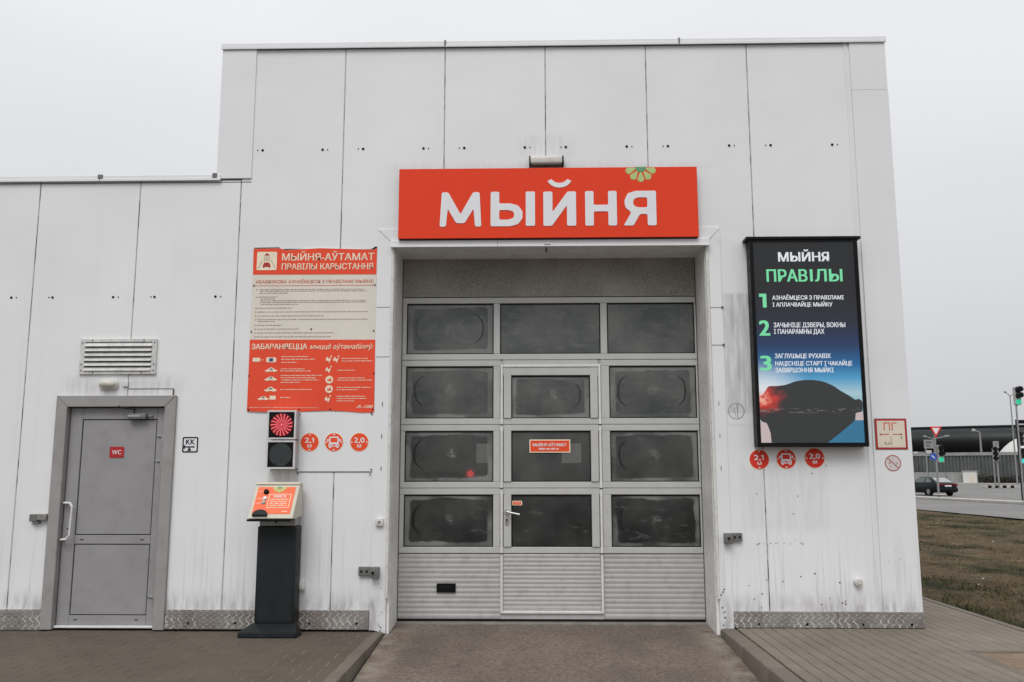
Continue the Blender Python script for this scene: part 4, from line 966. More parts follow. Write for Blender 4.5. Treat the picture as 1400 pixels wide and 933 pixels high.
# LED screen
sn = thing('led_screen', 'tall dark LED screen listing numbered wash rules right of the gate', 'screen', (0, 0, 1.66))
X0, X1, Z0, Z1 = 1.918, 2.930, 1.665, 3.612
mb = MB(); mb.box(X0, X1, -.118, -.002, Z0, Z1, .003); mb.build('screen_case', M_black, sn)
MB().ring([(X0, Z0), (X1, Z0), (X1, Z1), (X0, Z1)], [(1.952, 1.700), (2.896, 1.700), (2.896, 3.590), (1.952, 3.590)], -.132, -.117).build('screen_bezel', M_black, sn)
MB().box(1.885, 2.962, -.145, -.002, 3.613, 3.640, .003).build('rain_hood', M_black, sn)
ys_ = -.1245
MB().box(1.953, 2.895, ys_, -.1185, 1.701, 3.589).build('display', M_led, sn)
MB().prism(fillet([(1.954, 2.125), (1.985, 2.135), (2.015, 2.185), (2.039, 2.222), (2.13, 2.223), (2.20, 2.232), (2.29, 2.266), (2.378, 2.278), (2.460, 2.278), (2.55, 2.262), (2.64, 2.222), (2.70, 2.176), (2.785, 2.127), (2.83, 2.09), (2.86, 2.105), (2.894, 2.08), (2.892, 1.985), (2.825, 1.973), (2.819, 1.906), (2.669, 1.785), (2.558, 1.702), (2.047, 1.702), (2.044, 1.786), (2.012, 1.883), (1.954, 1.896)], .03), ys_ - .0012, ys_ - .0002).build('hall_silhouette', M_ledd, sn)
MB().prism([(1.954, 1.702), (2.046, 1.702), (2.043, 1.786), (2.011, 1.882), (1.954, 1.895)], ys_ - .0012, ys_ - .0002).build('water_reflection', M_ledpale, sn)
MB().prism([(2.559, 1.702), (2.894, 1.702), (2.894, 1.905), (2.820, 1.905), (2.670, 1.784)], ys_ - .0012, ys_ - .0002).build('water', M_ledblue, sn)
MB().prism([(2.820, 1.906), (2.894, 1.906), (2.893, 1.984), (2.826, 1.972)], ys_ - .0012, ys_ - .0002).build('shore', M_ledpale, sn)
T_ = ys_ - .0015
text('МЫЙНЯ', (2.184, 2.662, 3.402, 3.515), T_, M_ledw, sn, bold=.035)
text('ПРАВ', (2.068, 2.450, 3.208, 3.324), T_, M_ledgr, sn, bold=.035); MB().box(2.474, 2.499, T_ - .001, T_, 3.208, 3.324).build('lettering', M_ledgr, sn); text('ЛЫ', (2.520, 2.777, 3.208, 3.324), T_, M_ledgr, sn, bold=.035)
MB().prism([(2.022, 2.960), (2.057, 2.960), (2.057, 3.092), (1.990, 3.092), (1.990, 3.062), (2.022, 3.062)], T_ - .001, T_).build('numeral', M_ledgr, sn)
for n_, bx in (('2', (1.978, 2.079, 2.696, 2.836)), ('3', (1.974, 2.079, 2.366, 2.503))): text(n_, bx, T_, M_ledgr, sn, bold=.05)
for s_, bx in (('АЗНАЁМЦЕСЯ З ПРАВІЛАМІ', (2.111, 2.777, 3.026, 3.084)), ('І АПЛАЧВАЙЦЕ МЫЙКУ', (2.112, 2.669, 2.960, 3.018)), ('ЗАЧЫНІЦЕ ДЗВЕРЫ, ВОКНЫ', (2.113, 2.777, 2.762, 2.817)), ('І ПАНАРАМНЫ ДАХ', (2.114, 2.580, 2.700, 2.755)),
               ('ЗАГЛУШЫЦЕ РУХАВІК', (2.112, 2.628, 2.472, 2.524)), ('НАЦІСНІЦЕ СТАРТ І ЧАКАЙЦЕ', (2.113, 2.821, 2.404, 2.464)), ('ЗАВЯРШЭННЯ МЫЙКІ', (2.111, 2.646, 2.348, 2.404))):
    text(s_, bx, T_, M_ledw, sn, bold=.02)

# hydrant plate and no smoking sticker on the corner strip
yc = -.0185
pg = thing('hydrant_sign', 'cream square sign with red border and letters ПГ on the right corner strip', 'sign', (3.17, 0, 1.64))
MB().box(3.028, 3.325, yc - .004, yc - .0003, 1.640, 1.927, .001).build('plate', M_bracket, pg)
MB().box(3.034, 3.320, yc - .006, yc - .0045, 1.645, 1.922).build('red_border', M_red, pg); MB().box(3.050, 3.304, yc - .0072, yc - .006, 1.660, 1.906).build('cream_face', M_cream, pg)
yq = yc - .0074
MB().box(3.111, 3.122, yq - .001, yq, 1.817, 1.891).box(3.160, 3.171, yq - .001, yq, 1.817, 1.891).box(3.1225, 3.1595, yq - .001, yq, 1.881, 1.891).build('letter', M_ored, pg)
MB().box(3.184, 3.195, yq - .001, yq, 1.817, 1.891).box(3.1955, 3.232, yq - .001, yq, 1.881, 1.891).build('letter', M_ored, pg)
MB().box(3.085, 3.158, yq - .001, yq, 1.777, 1.783).prism([(3.068, 1.780), (3.086, 1.791), (3.086, 1.769)], yq - .001, yq).build('arrow', M_red, pg)
MB().box(3.190, 3.262, yq - .001, yq, 1.777, 1.783).prism([(3.281, 1.780), (3.263, 1.769), (3.263, 1.791)], yq - .001, yq).build('arrow', M_red, pg)
MB().box(3.170, 3.176, yq - .001, yq, 1.700, 1.765).prism([(3.173, 1.682), (3.162, 1.700), (3.184, 1.700)], yq - .001, yq).build('arrow', M_ptext, pg)
text('8,3', (3.110, 3.158, 1.680, 1.711), yq, M_ptext, pg, bold=.03); text('1', (3.264, 3.276, 1.740, 1.763), yq, M_ptext, pg, bold=.03)
ns = thing('no_smoking_sticker', 'faded round no smoking sticker below the hydrant sign', 'sticker', (3.18, 0, 1.44))
def circ(cx, cz, r, n=32): return [(cx + r * math.cos(i * 2 * math.pi / n), cz + r * math.sin(i * 2 * math.pi / n)) for i in range(n)]
M_nos = simple('faded_sticker_white', (.60, .57, .56), .5); M_nor = simple('faded_sticker_red', (.42, .17, .16), .5)
MB().disc(3.179, 1.517, .074, yc - .0008, 32, .0006).build('face', M_nos, ns)
MB().ring(circ(3.179, 1.517, .075), circ(3.179, 1.517, .065), yc - .002, yc - .001).prism([(3.130, 1.558), (3.138, 1.566), (3.228, 1.476), (3.220, 1.468)], yc - .0018, yc - .0008).build('ban_ring', M_nor, ns)
MB().prism([(3.140, 1.512), (3.146, 1.530), (3.158, 1.527), (3.152, 1.508)], yc - .0017, yc - .0008).prism([(3.150, 1.488), (3.156, 1.494), (3.166, 1.486), (3.160, 1.479)], yc - .0017, yc - .0008).prism([(3.204, 1.512), (3.222, 1.524), (3.226, 1.517), (3.208, 1.505)], yc - .0017, yc - .0008).build('cigarette', M_nor, ns)

# toilet door sign and KK sticker
wc = thing('toilet_sign', 'small red plate reading WC on the grey door', 'sign', (-4.08, 0, 1.57))
k = (8.2755 + .035) / 8.2755
MB().prism(rrect(-4.152, -4.016, 1.576, 1.678, .008), YD + .0005, YD + .005).build('plate', M_red, wc); text('WC', (-4.128, -4.040, 1.606, 1.646), YD + .0003, M_signwhite, wc, bold=.015)
kk = thing('tap_sign', 'white square sticker with black frame, letters KK and a tap symbol', 'sticker', (-3.37, 0, 1.62))
MB().prism(rrect(-3.446, -3.293, 1.620, 1.770, .014), -.0012, -.0002).build('sticker_sheet', M_signwhite, kk)
MB().ring(rrect(-3.444, -3.295, 1.622, 1.768, .014), rrect(-3.432, -3.307, 1.634, 1.756, .008), -.0028, -.0013).build('black_frame', M_black, kk)
text('KK', (-3.412, -3.326, 1.698, 1.744), -.0014, M_black, kk, bold=.035)
MB().box(-3.418, -3.326, -.0026, -.0014, 1.668, 1.680).box(-3.385, -3.374, -.0026, -.0014, 1.656, 1.6675).disc(-3.372, 1.648, .012, -.0026, 10, .001).box(-3.43, -3.418, -.0026, -.0014, 1.655, 1.690).prism([(-3.40, 1.634), (-3.39, 1.634), (-3.375, 1.652), (-3.385, 1.655)], -.0026, -.0014).build('tap_symbol', M_black, kk)

# louvred vent
vt = thing('wall_vent', 'white louvred ventilation grille above the toilet door', 'vent', (-4.1, 0, 2.365))
V0, V1, Vb, Vt = -4.475, -3.736, 2.366, 2.704
MB().ring([(V0, Vb), (V1, Vb), (V1, Vt), (V0, Vt)], [(V0 + .045, Vb + .028), (V1 - .045, Vb + .028), (V1 - .045, Vt - .028), (V0 + .045, Vt - .028)], -.022, .002).build('vent_frame', M_slat, vt)
MB().box(V0 + .04, V1 - .04, -.004, -.001, Vb + .02, Vt - .02).build('vent_back', M_black, vt)
sm = MB()
A = [(-.0052, .040), (-.008, .040), (-.034, .006), (-.034, 0), (-.028, 0), (-.0052, .034)]
pv = [[sm.bm.verts.new((x_, a, z_)) for a, z_ in A] for x_ in (V0 + .046, V1 - .046)]
sm.bm.faces.new(pv[0]); sm.bm.faces.new(pv[1][::-1])
for i in range(6): sm.bm.faces.new((pv[0][i], pv[0][(i + 1) % 6], pv[1][(i + 1) % 6], pv[1][i]))
sme = sm.mesh('slat', M_slat)
for i in range(6): o = link('slat', sme, vt); o.matrix_parent_inverse = Matrix(); o.location = (4.1, 0, -2.365 + Vb + .030 + i * .0470)
screws(vt, [(V0 + .02, z_) for z_ in (2.40, 2.46, 2.67)] + [(V1 - .02, z_) for z_ in (2.40, 2.46, 2.67)] + [(-4.36, Vt - .014), (-3.86, Vt - .014), (-4.34, Vb + .014), (-3.87, Vb + .014)], -.026, .006)

# oval lamp, terminal box, trunking above the toilet door
ol = thing('bulkhead_lamp', 'oval white bulkhead lamp between the vent and the toilet door', 'lamp', (-4.18, 0, 2.2))
MB().prism(rrect(-4.272, -4.088, 2.218, 2.318, .045, 6), -.03, -.001, .006).build('lamp_base', M_white, ol, 40)
MB().ball((-4.180, -.03, 2.270), 1, 20, (.086, .05, .043)).build('lamp_cover', M_lamp, ol, 60)
tb_ = MB().box(-4.045, -3.995, -.02, -.0006, 2.245, 2.300, .003).disc(-4.015, 2.27, .007, -.024, 8, .005).build('junction_box', M_white, None, label='tiny square junction box right of the oval lamp', cat='junction box')
MB().box(-3.985, -3.560, -.012, -.0006, 2.158, 2.220, .002)  .build('cover_strip', M_trim, None, label='narrow cover strip with dirty edge above the right end of the toilet door', cat='cover strip')
cs_=bpy.data.objects['cover_strip']; MB().box(-3.99, -3.556, -.014, -.0006, 2.2205, 2.227).box(-3.5595, -3.552, -.014, -.0006, 2.158, 2.220).build('dirty_edge', M_rub, cs_)
def fitting(name, label, cat, parts, loc):
    t = thing(name, label, cat, loc)
    for nm, mb_, mt in parts: mb_.build(nm, mt, t, 40)
    return t
fitting('gate_bracket', 'two stepped grey metal blocks left of the toilet door frame', 'bracket', [('block', MB().box(-4.83, -4.755, -.045, -.001, .985, 1.052, .004), M_bracket), ('grey_box', MB().box(-4.752, -4.665, -.055, -.001, .998, 1.055, .004), M_kgrey), ('clip', MB().box(-4.80, -4.74, -.04, -.001, .965, .984, .003), M_bracket)], (-4.75, 0, .97))
fitting('gate_bracket', 'dark grey ribbed bracket on the wall by the left foot of the gate', 'bracket', [('back_plate', MB().box(-1.742, -1.625, -.035, -.001, .498, .578, .004), M_bracket), ('front_block', MB().box(-1.623, -1.548, -.085, -.013, .478, .580, .006), M_bracket), ('bolt', MB().cyl((-1.715, -.034, .54), (-1.715, -.045, .54), .010, 8).cyl((-1.665, -.034, .54), (-1.665, -.045, .54), .010, 8).cyl((-1.60, -.084, .53), (-1.60, -.095, .53), .014, 8), M_dark)], (-1.65, 0, .48))
fitting('gate_bracket', 'dark grey bracket with three bolts on the wall right of the gate', 'bracket', [('back_plate', MB().box(1.675, 1.770, -.035, -.001, .812, .885, .004), M_bracket), ('front_block', MB().box(1.602, 1.673, -.075, -.013, .790, .885, .006), M_bracket), ('bolt', MB().cyl((1.637, -.074, .84), (1.637, -.085, .84), .012, 8).cyl((1.70, -.034, .85), (1.70, -.045, .85), .010, 8).cyl((1.745, -.034, .85), (1.745, -.045, .85), .010, 8), M_dark)], (1.68, 0, .79))
fitting('call_button', 'small square white button box on the left gate trim', 'button', [('box', MB().box(-1.592, -1.522, -.045, -.013, .947, 1.015, .006), M_white), ('button', MB().disc(-1.557, .981, .014, -.048, 12, .004), M_kgrey)], (-1.55, 0, .95))
fitting('wall_socket', 'small white wall socket behind the right side of the payment column', 'socket', [('box', MB().box(-2.325, -2.235, -.05, -.001, .372, .460, .008), M_white), ('flap', MB().box(-2.312, -2.248, -.058, -.051, .385, .43, .004), M_lamp)], (-2.28, 0, .37))
fitting('wall_outlet', 'round white outlet low on the wall right of the gate', 'outlet', [('body', MB().cyl((2.80, -.001, .450), (2.80, -.05, .450), .040, 16, .032), M_white), ('cap', MB().cyl((2.80, -.051, .455), (2.80, -.062, .455), .022, 14), M_lamp)], (2.8, 0, .41))
pt = thing('faded_patch', 'faded pale square patch with a grimy ring left of the screen', 'patch', (1.76, 0, 1.9))
MB().box(1.690, 1.912, -.0015, -.0003, 1.87, 2.13).build('patch_sheet', M_trim, pt); MB().ring(circ(1.765, 2.000, .078), circ(1.765, 2.000, .068), -.0025, -.0016).prism([(1.77, 2.07), (1.785, 2.07), (1.78, 1.94), (1.772, 1.94)], -.0025, -.0016).prism([(1.745, 2.03), (1.755, 2.04), (1.757, 1.95), (1.75, 1.95)], -.0025, -.0016).build('grimy_ring', simple('grey_grime', (.36, .35, .33), .7, var=.3, scale=30), pt)

# payment column
kc = thing('start_terminal', 'dark column with a tilted orange control panel in front of the wall', 'terminal', (-2.46, -.2, 0))
mb = MB()
bot = [(-2.735, -.345), (-2.215, -.345), (-2.215, -.16), (-2.735, -.16)]; top = [(-2.645, -.245), (-2.262, -.245), (-2.262, -.16), (-2.645, -.16)]
rg = [[mb.bm.verts.new((p[0], p[1], z_)) for p in P] for P, z_ in ((bot, .004), (bot, .045), (top, .105))]
mb.bm.faces.new(rg[0][::-1]); mb.bm.faces.new(rg[2])
for a, c in zip(rg, rg[1:]):
    for i in range(4): mb.bm.faces.new((a[i], a[(i + 1) % 4], c[(i + 1) % 4], c[i]))
bmesh.ops.bevel(mb.bm, geom=list(mb.bm.edges), offset=.006, segments=2, affect='EDGES')
mb.build('foot', M_kdark, kc, 50)
MB().box(-2.628, -2.276, -.225, -.03, .10, .955, .012).build('column', M_kdark, kc, 50)
MB().box(-2.600, -2.300, -.2265, -.2245, .13, .94, .0).build('service_door', M_kdark, kc)
MB().box(-2.615, -2.29, -.215, -.04, .957, 1.03, .004).build('collar', M_kgrey, kc)
# tilted head: local frame u = up the slope
pb, ptp = Vector((-2.46, -.385, 1.045)), Vector((-2.475, -.150, 1.342))
HX0, HX1 = -2.672, -2.270
mb = MB(); sec = [(-.385, 1.030), (-.375, 1.052), (-.150, 1.345), (-.06, 1.335), (-.06, 1.04), (-.30, 1.026)]
A_ = [mb.bm.verts.new((HX0, a, c)) for a, c in sec]; C_ = [mb.bm.verts.new((HX1, a, c)) for a, c in sec]
mb.bm.faces.new(A_); mb.bm.faces.new(C_[::-1])
for i in range(6): mb.bm.faces.new((A_[i], A_[(i + 1) % 6], C_[(i + 1) % 6], C_[i]))
bmesh.ops.bevel(mb.bm, geom=list(mb.bm.edges), offset=.004, segments=1, affect='EDGES')
hd = mb.build('console_head', M_kbeige, kc)
slope = math.atan2(1.345 - 1.052, .375 - .150)           # angle of the face from the horizontal
O_ = Vector((HX0, -.375, 1.052)); ul = math.hypot(.225, .293)
# map: prism-plane coordinates (x, -n, v) -> the tilted face
U = Vector((0, .225, .293)) / ul; Nn = Vector((0, -.293, .225)) / ul
MX = Matrix(((1, 0, 0, 0), (0, -Nn.y, U.y, 0), (0, -Nn.z, U.z, 0), (0, 0, 0, 1))); MX.translation = (0, O_.y, O_.z)
def onface(mb_, name, mat, smooth=None):
    me = mb_.mesh(name, mat, smooth); me.transform(MX); return link(name, me, hd)
onface(MB().box(HX0 + .0, HX1 - .0, -.012, -.0005, ul - .030, ul - .004, .002), 'top_lip', M_kbeige)
onface(MB().prism(rrect(HX0 + .028, HX1 - .032, .022, ul - .055, .004), -.004, -.0005), 'orange_panel', M_kpan)
flower(HX0 + .225, ul - .0555, .062, -.0045, hd, MX)
onface(MB().ring(rrect(HX0 + .145, HX0 + .345, .085, .235, .004), rrect(HX0 + .150, HX0 + .340, .090, .230, .004), -.0052, -.0045), 'print_frame', M_creamt)
text('УВАГА', (HX0 + .185, HX0 + .300, .198, .222), -.0046, M_signwhite, hd, bold=.04, M=MX)
mb = MB()
for i in range(4): lines(mb, (HX0 + .165, HX0 + .325, .170 - i * .022, .184 - i * .022), -.0046, 80 + i, cw=.016)
for i, v_ in enumerate((.255, .180, .130)): lines(mb, (HX0 + .045, HX0 + .085, v_, v_ + .01), -.0046, 90 + i, cw=.012)
lines(mb, (HX0 + .29, HX0 + .345, .040, .052), -.0046, 99, cw=.03)
onface(mb, 'small_print', M_creamt)
for nm, u_, v_, r_, mt in (('knob', .112, .255, .020, M_dark), ('push_button', .112, .188, .016, M_steel), ('push_button', .108, .142, .016, M_kgrey)):
    onface(MB().prism(circ(HX0 + u_, v_, r_ * 1.25, 16), -.008, -.004).prism(circ(HX0 + u_, v_, r_, 16), -.03 if nm == 'knob' else -.016, -.008, .003), nm, mt, 40)
onface(MB().prism([(HX0 + .105 + .066 * math.cos(math.radians(a)), .008 + .050 * math.sin(math.radians(a))) for a in range(0, 181, 15)] + [(HX0 + .039, -.008), (HX0 + .171, -.008)], -.026, -.0045, .006), 'card_hood', M_kdark, 40)
MB().box(HX0 - .008, HX1 - .02, -.392, -.30, 1.006, 1.0255, .004).build('bottom_lip', M_black, hd)
MB().box(-2.47, -2.455, -.225, -.2155, .985, 1.02, .002).build('latch', M_dark, hd)

# ------------------------------------------------------------ the background on the right
GZ = -.38
def gp(px, py, z=GZ): return at(px, py, z)
def up(p, py):
    """height of the point above ground point p that is seen at row py"""
    f = lambda z: (lambda d: 466.5 - FPX * d.dot(CU) / d.dot(CF))(Vector((p.x, p.y, z)) - Vector(CAM))
    lo, hi = -1, 60
    for _ in range(40):
        mi = (lo + hi) / 2
        if f(mi) > py: lo = mi
        else: hi = mi
    return lo
sheet('road', [(19.4, -60), (18.9, 26.9), (18.7, 35.6), (16.5, 150), (330, 150), (330, -60)], GZ, M_asph)
# median kerb
ka, kb_ = gp(1245, 681.6), gp(1420, 691.0); dk = (kb_ - ka); ln = dk.length; dk.normalize(); nk = Vector((-dk.y, dk.x, 0))
if nk.y < 0: nk = -nk
med = MB(); P0 = ka - dk * 12; P1 = kb_ + dk * 30
med.prism([(P0.x, P0.y), (P1.x, P1.y), ((P1 + nk * 1.0).x, (P1 + nk * 1.0).y), ((P0 + nk * 1.0).x, (P0 + nk * 1.0).y)], GZ + .14, GZ + .001, .02, 'xy').build('median_kerb', M_concw, None, kind='structure')
q0, q1 = P0 - nk * .35, P1 - nk * .35
sheet('gutter', [(q0.x, q0.y), (q1.x, q1.y), ((P1 - nk * .005).x, (P1 - nk * .005).y), ((P0 - nk * .005).x, (P0 - nk * .005).y)], GZ + .004, M_kerbd)  # dark strip on the road along the foot of the kerb
# road markings
mb = MB()
for (a, b_, h_) in ((1362, 1386, 702.5), (1322, 1348, 673.6), (1352, 1384, 676.2), (1376, 1400, 671.8), (1312, 1330, 670.0)):
    p, q = gp(a, h_), gp(b_, h_ + .6); d = (q - p).normalized(); n_ = Vector((0, 1, 0)) * (.55 if h_ < 690 else .12)
    mb.face([tuple(p + Vector((0, 0, .004))), tuple(q + Vector((0, 0, .004))), tuple(q + n_ + Vector((0, 0, .004))), tuple(p + n_ + Vector((0, 0, .004)))])
mb.build('road_marking', M_mark, None, kind='structure')
# far pavement strip and the fence
fa, fb = gp(1180, 660.6), gp(1440, 662.2); fd = (fb - fa); fl = fd.length; fd.normalize(); fn = Vector((-fd.y, fd.x, 0));
if fn.y < 0: fn = -fn
c0 = fa - fn * 3.5; c1 = fb - fn * 3.5 + fd * 20
MB().prism([(c0.x, c0.y), (c1.x, c1.y), ((c1 + fn * 9).x, (c1 + fn * 9).y), ((c0 + fn * 9).x, (c0 + fn * 9).y)], GZ + .15, GZ + .001, 0, 'xy').build('far_pavement', M_concw, None, kind='structure')
ftop = up(fa + fd * 25, 614)
fen = thing('metal_fence', 'long tall grey corrugated metal fence across the road', 'fence', tuple(fa), math.atan2(fd.y, fd.x))
PW = 2.95
def corr(L_, z0, z1, rib=.42, dep=.16):
    mb = MB(); n_ = int(L_ / rib); pts = []
    for i in range(n_):
        for t, d in ((0, 0), (.45, 0), (.55, dep), (.92, dep)): pts.append(((i + t) * L_ / n_, d))
    pts.append((L_, 0)); A = [mb.bm.verts.new((a, d, z0)) for a, d in pts]; C = [mb.bm.verts.new((a, d, z1)) for a, d in pts]
    for i in range(len(A) - 1): mb.bm.faces.new((A[i], A[i + 1], C[i + 1], C[i]))
    return mb
pme = corr(PW - .05, .15, ftop - .5).mesh('fence_panel', M_corr); rme = MB().box(0, PW - .02, -.1, .25, ftop - .5, ftop - .02).mesh('top_rail', M_corrl); pome = MB().box(-.06, .06, -.14, .2, .15, ftop - .52).mesh('post', M_corr)
def loc_child(name, me, parent, loc):
    o = bpy.data.objects.new(name, me); COL.objects.link(o); o.parent = parent; o.location = loc; return o
nP = int(fl / PW) + 8
for i in range(nP):
    loc_child('fence_panel', pme, fen, (i * PW, .0, 0)); loc_child('top_rail', rme, fen, (i * PW, 0, 0)); loc_child('post', pome, fen, (i * PW, 0, 0))
# lower light fence in front, its left stretch
lo = fa - fn * 2.0; lf = thing('concrete_fence', 'low pale concrete panel fence in front of the metal fence', 'fence', tuple(lo), math.atan2(fd.y, fd.x))
ltop = up(lo + fd * 15, 646) - GZ
xe = (gp(1329, 661) - lo).dot(fd)
cme = corr(2.45, .15, ltop, .6, .08).mesh('fence_panel', M_corrl)
for i in range(int(xe / 2.5)): loc_child('fence_panel', cme, lf, (xe - (i + 1) * 2.5, 0, 0))
# white cabin
cp = fa + fd * (gp(1335, 661.2) - fa).dot(fd) - fn * 2.6; cabw = .95; ch_ = up(cp, 644) - GZ
cab = thing('white_cabin', 'small white box cabin at the end of the low fence', 'cabin', (cp.x, cp.y, GZ), math.atan2(fd.y, fd.x))
for nm, mb_, mt in (('cabin_wall', MB().box(-cabw, cabw, -.6, .6, .15, ch_ - .1, .02), M_domew), ('cabin_roof', MB().box(-cabw - .1, cabw + .1, -.7, .7, ch_ - .1, ch_, .02), M_concw), ('cabin_door', MB().box(-.05, .7, -.63, -.6, .3, ch_ - .5, .01), M_cream)):
    o = loc_child(nm, mb_.mesh(nm, mt), cab, (0, 0, 0))
# vertical white pipes and boards at the left end of the fence
for i, (px_, t_, bt_, wd) in enumerate(((1256, 618, 660, .35), (1264, 618, 645, .5), (1274, 616, 645, .45), (1281, 620, 646, .3))):
    p = gp(px_, 660.8) - fn * .9; z1_ = up(p, t_)
    MB().box(p.x - wd, p.x + wd, p.y - .1, p.y + .1, GZ + .152, z1_, .02).build('banner_post', M_domew if i % 2 == 0 else M_corrl, None, label=('white upright board, leftmost by the building corner', 'narrow grey upright board, second from the building corner', 'white upright board left of the yield sign pole', 'slim grey board right behind the yield sign pole')[i], cat='board')
# arena: a dark lens-shaped hall behind everything
AD = 330
ac = at(1420, 645.7, AD, 1); atop = at(1330, 578.5, AD - 118, 1).z; prof = [(0, atop - .3), (60, atop - .3), (104, atop - .1), (117, atop), (119, atop - .8), (120.5, atop - 2.3), (120.8, atop - 4), (119.8, atop - 6), (117, atop - 8.2), (112, atop - 10.5), (104, atop - 13), (96, 0), (96, -1)]
mb = MB(); n_ = 96; cen = Vector((ac.x + 10, AD, 0)); rings = []
for r_, z_ in prof: rings.append([mb.bm.verts.new((cen.x + r_ * 1.25 * math.cos(2 * math.pi * i / n_), cen.y + r_ * math.sin(2 * math.pi * i / n_), z_)) for i in range(n_)] if r_ else None)
cv = mb.bm.verts.new((cen.x, cen.y, prof[0][1]))
for i in range(n_): mb.bm.faces.new((cv, rings[1][i], rings[1][(i + 1) % n_]))
for a, c in zip(rings[1:], rings[2:]):
    for i in range(n_): mb.bm.faces.new((a[i], a[(i + 1) % n_], c[(i + 1) % n_], c[i]))
ar = thing('arena', 'huge dark round arena with an overhanging rim beyond the fence', 'arena', (cen.x, cen.y, 0))
mb.build('arena_shell', M_far, ar, 80)
MB().prism([(cen.x + 117.6 * 1.25 * math.cos(2 * math.pi * i / n_), cen.y + 117.6 * math.sin(2 * math.pi * i / n_)) for i in range(n_)], atop + .35, atop - .05, 0, 'xy').build('roof_rim', M_far, ar)
# white dome
dp = at(1424, 645, 190, 1)
dm = thing('white_dome', 'white dome roof rising behind the fence at the right edge', 'dome', (dp.x, dp.y, 0))
rr_ = at(1424, 593, 190, 1).z
mb = MB(); mb.ball((dp.x, dp.y, 0), rr_, 40, (.98, 1, 1)); mb.build('dome_shell', M_domew, dm, 60)
mb = MB(); mb.cyl((dp.x, dp.y, -1), (dp.x, dp.y, 1.5), rr_ * 1.01, 40); mb.build('ring_beam', M_concw, dm)

# poles
def lamp_post(px, pyb, tips, joint, label, r=.09):
    p = gp(px, pyb); t = thing('street_lamp', label, 'street lamp', tuple(p), 0, 'street lamps'); zj = up(p, joint)
    MB().cyl(p, (p.x, p.y, zj), r, 8, r * .6).build('pole', M_galv, t, 50)
    for (tx, ty) in tips:
        q = at(tx, ty, p.y, 1); d = (q - Vector((p.x, p.y, zj)))
        MB().tube([(p.x, p.y, zj - .05), tuple(Vector((p.x, p.y, zj)) + d * .7)], r * .5, 6).build('arm', M_galv, t)
        e0 = Vector((p.x, p.y, zj)) + d * .7; MB().tube([tuple(e0), tuple(q)], r * 1.1, 6).build('lamp_head', M_galv if len(tips) > 1 else M_signal, t)
lamp_post(1345, 661.0, [(1329.5, 588.0)], 591, 'single-armed street lamp right of the white cabin', .22)
lamp_post(1280.5, 661.0, [(1262.5, 596.5), (1297.5, 596.0)], 600, 'double-armed street lamp showing behind the yield sign', .14)
lamp_post(1341.0, 660.2, [(1331, 619.5), (1353, 619.5)], 621.5, 'distant short double-armed street lamp behind the single-armed one', .12)
lamp_post(1391.5, 667.0, [(1373, 535.5), (1410, 528)], 541.0, 'tall double-armed street lamp behind the high traffic light', .10)

def signal_head(t, p, py0, py1, px_, lit, side=False, wd=None):
    """three round lenses in a housing with visors"""
    z1, z0 = up(p, py0), up(p, py1); q = at(px_, (py0 + py1) / 2, p.y, 1); h = z1 - z0; w_ = h * .17
    hb = MB().box(q.x - w_, q.x + w_, q.y - .12, q.y + .1, z0, z1, .03).build('signal_housing', M_signal, t)
    for i in range(3):
        cz = z1 - h * (i + .5) / 3; mt = lit if (i == 2 and lit) else M_black; s_ = -1
        MB().disc(q.x, cz, w_ * .85, q.y - .14, 16, .02).build('signal_lens', mt, hb)
        MB().cyl((q.x, q.y - .14, cz + w_ * .2), (q.x + (-.3 if side else .03), q.y - .40, cz + w_ * .2), w_ * (.95), 10, w_ * .9).build('visor', M_black, hb) if mt is M_black else None
    return hb
# yield sign pole with signal and round blue sign
yp_ = gp(1283.7, 680.2); ypo = thing('yield_sign_post', 'pole on the median kerb bearing a yield triangle, signal and blue disc', 'sign post', tuple(yp_))
zt_ = up(yp_, 598); MB().cyl(tuple(yp_), (yp_.x, yp_.y, up(yp_, 586)), .075, 10).build('pole', M_galv, ypo, 50)
MB().box(yp_.x - .35, yp_.x + .5, yp_.y - .2, yp_.y + .2, GZ + .141, GZ + .22, .02).build('base_block', M_concw, ypo)
t0, t1, tb2 = at(1270, 583.6, yp_.y, 1), at(1286.6, 583.6, yp_.y, 1), at(1278.8, 598.4, yp_.y, 1)
tri_ = [(t0.x, t0.z), (t1.x, t1.z), (tb2.x, tb2.z)]; cxm = sum(p[0] for p in tri_) / 3; czm = sum(p[1] for p in tri_) / 3
yb = MB().prism(tri_, yp_.y - .12, yp_.y - .09).build('yield_triangle', M_dotr, ypo); MB().prism([(cxm + (a - cxm) * .62, czm + (b_ - czm) * .62) for a, b_ in tri_], yp_.y - .13, yp_.y - .121).build('triangle_face', M_signwhite, yb)
MB().box(tb2.x - .05, yp_.x + .05, yp_.y - .09, yp_.y - .02, t0.z - .5, t0.z - .42).build('sign_arm', M_galv, ypo)
signal_head(ypo, yp_, 609.0, 632.5, 1285.6, M_green)
bq = at(1275.2, 624.8, yp_.y, 1); bd = MB().prism(circ(bq.x, bq.z, .27, 24), yp_.y - .1, yp_.y - .08).build('blue_disc', simple('blue_sign_face', (.03, .09, .40), .4), ypo)
MB().prism([(bq.x - .10, bq.z + .13), (bq.x - .15, bq.z + .08), (bq.x + .07, bq.z - .13), (bq.x + .12, bq.z - .08)], yp_.y - .11, yp_.y - .101).build('arrow', M_signwhite, bd)
MB().box(bq.x, yp_.x, yp_.y - .07, yp_.y - .03, bq.z - .03, bq.z + .03).build('disc_arm', M_galv, ypo)
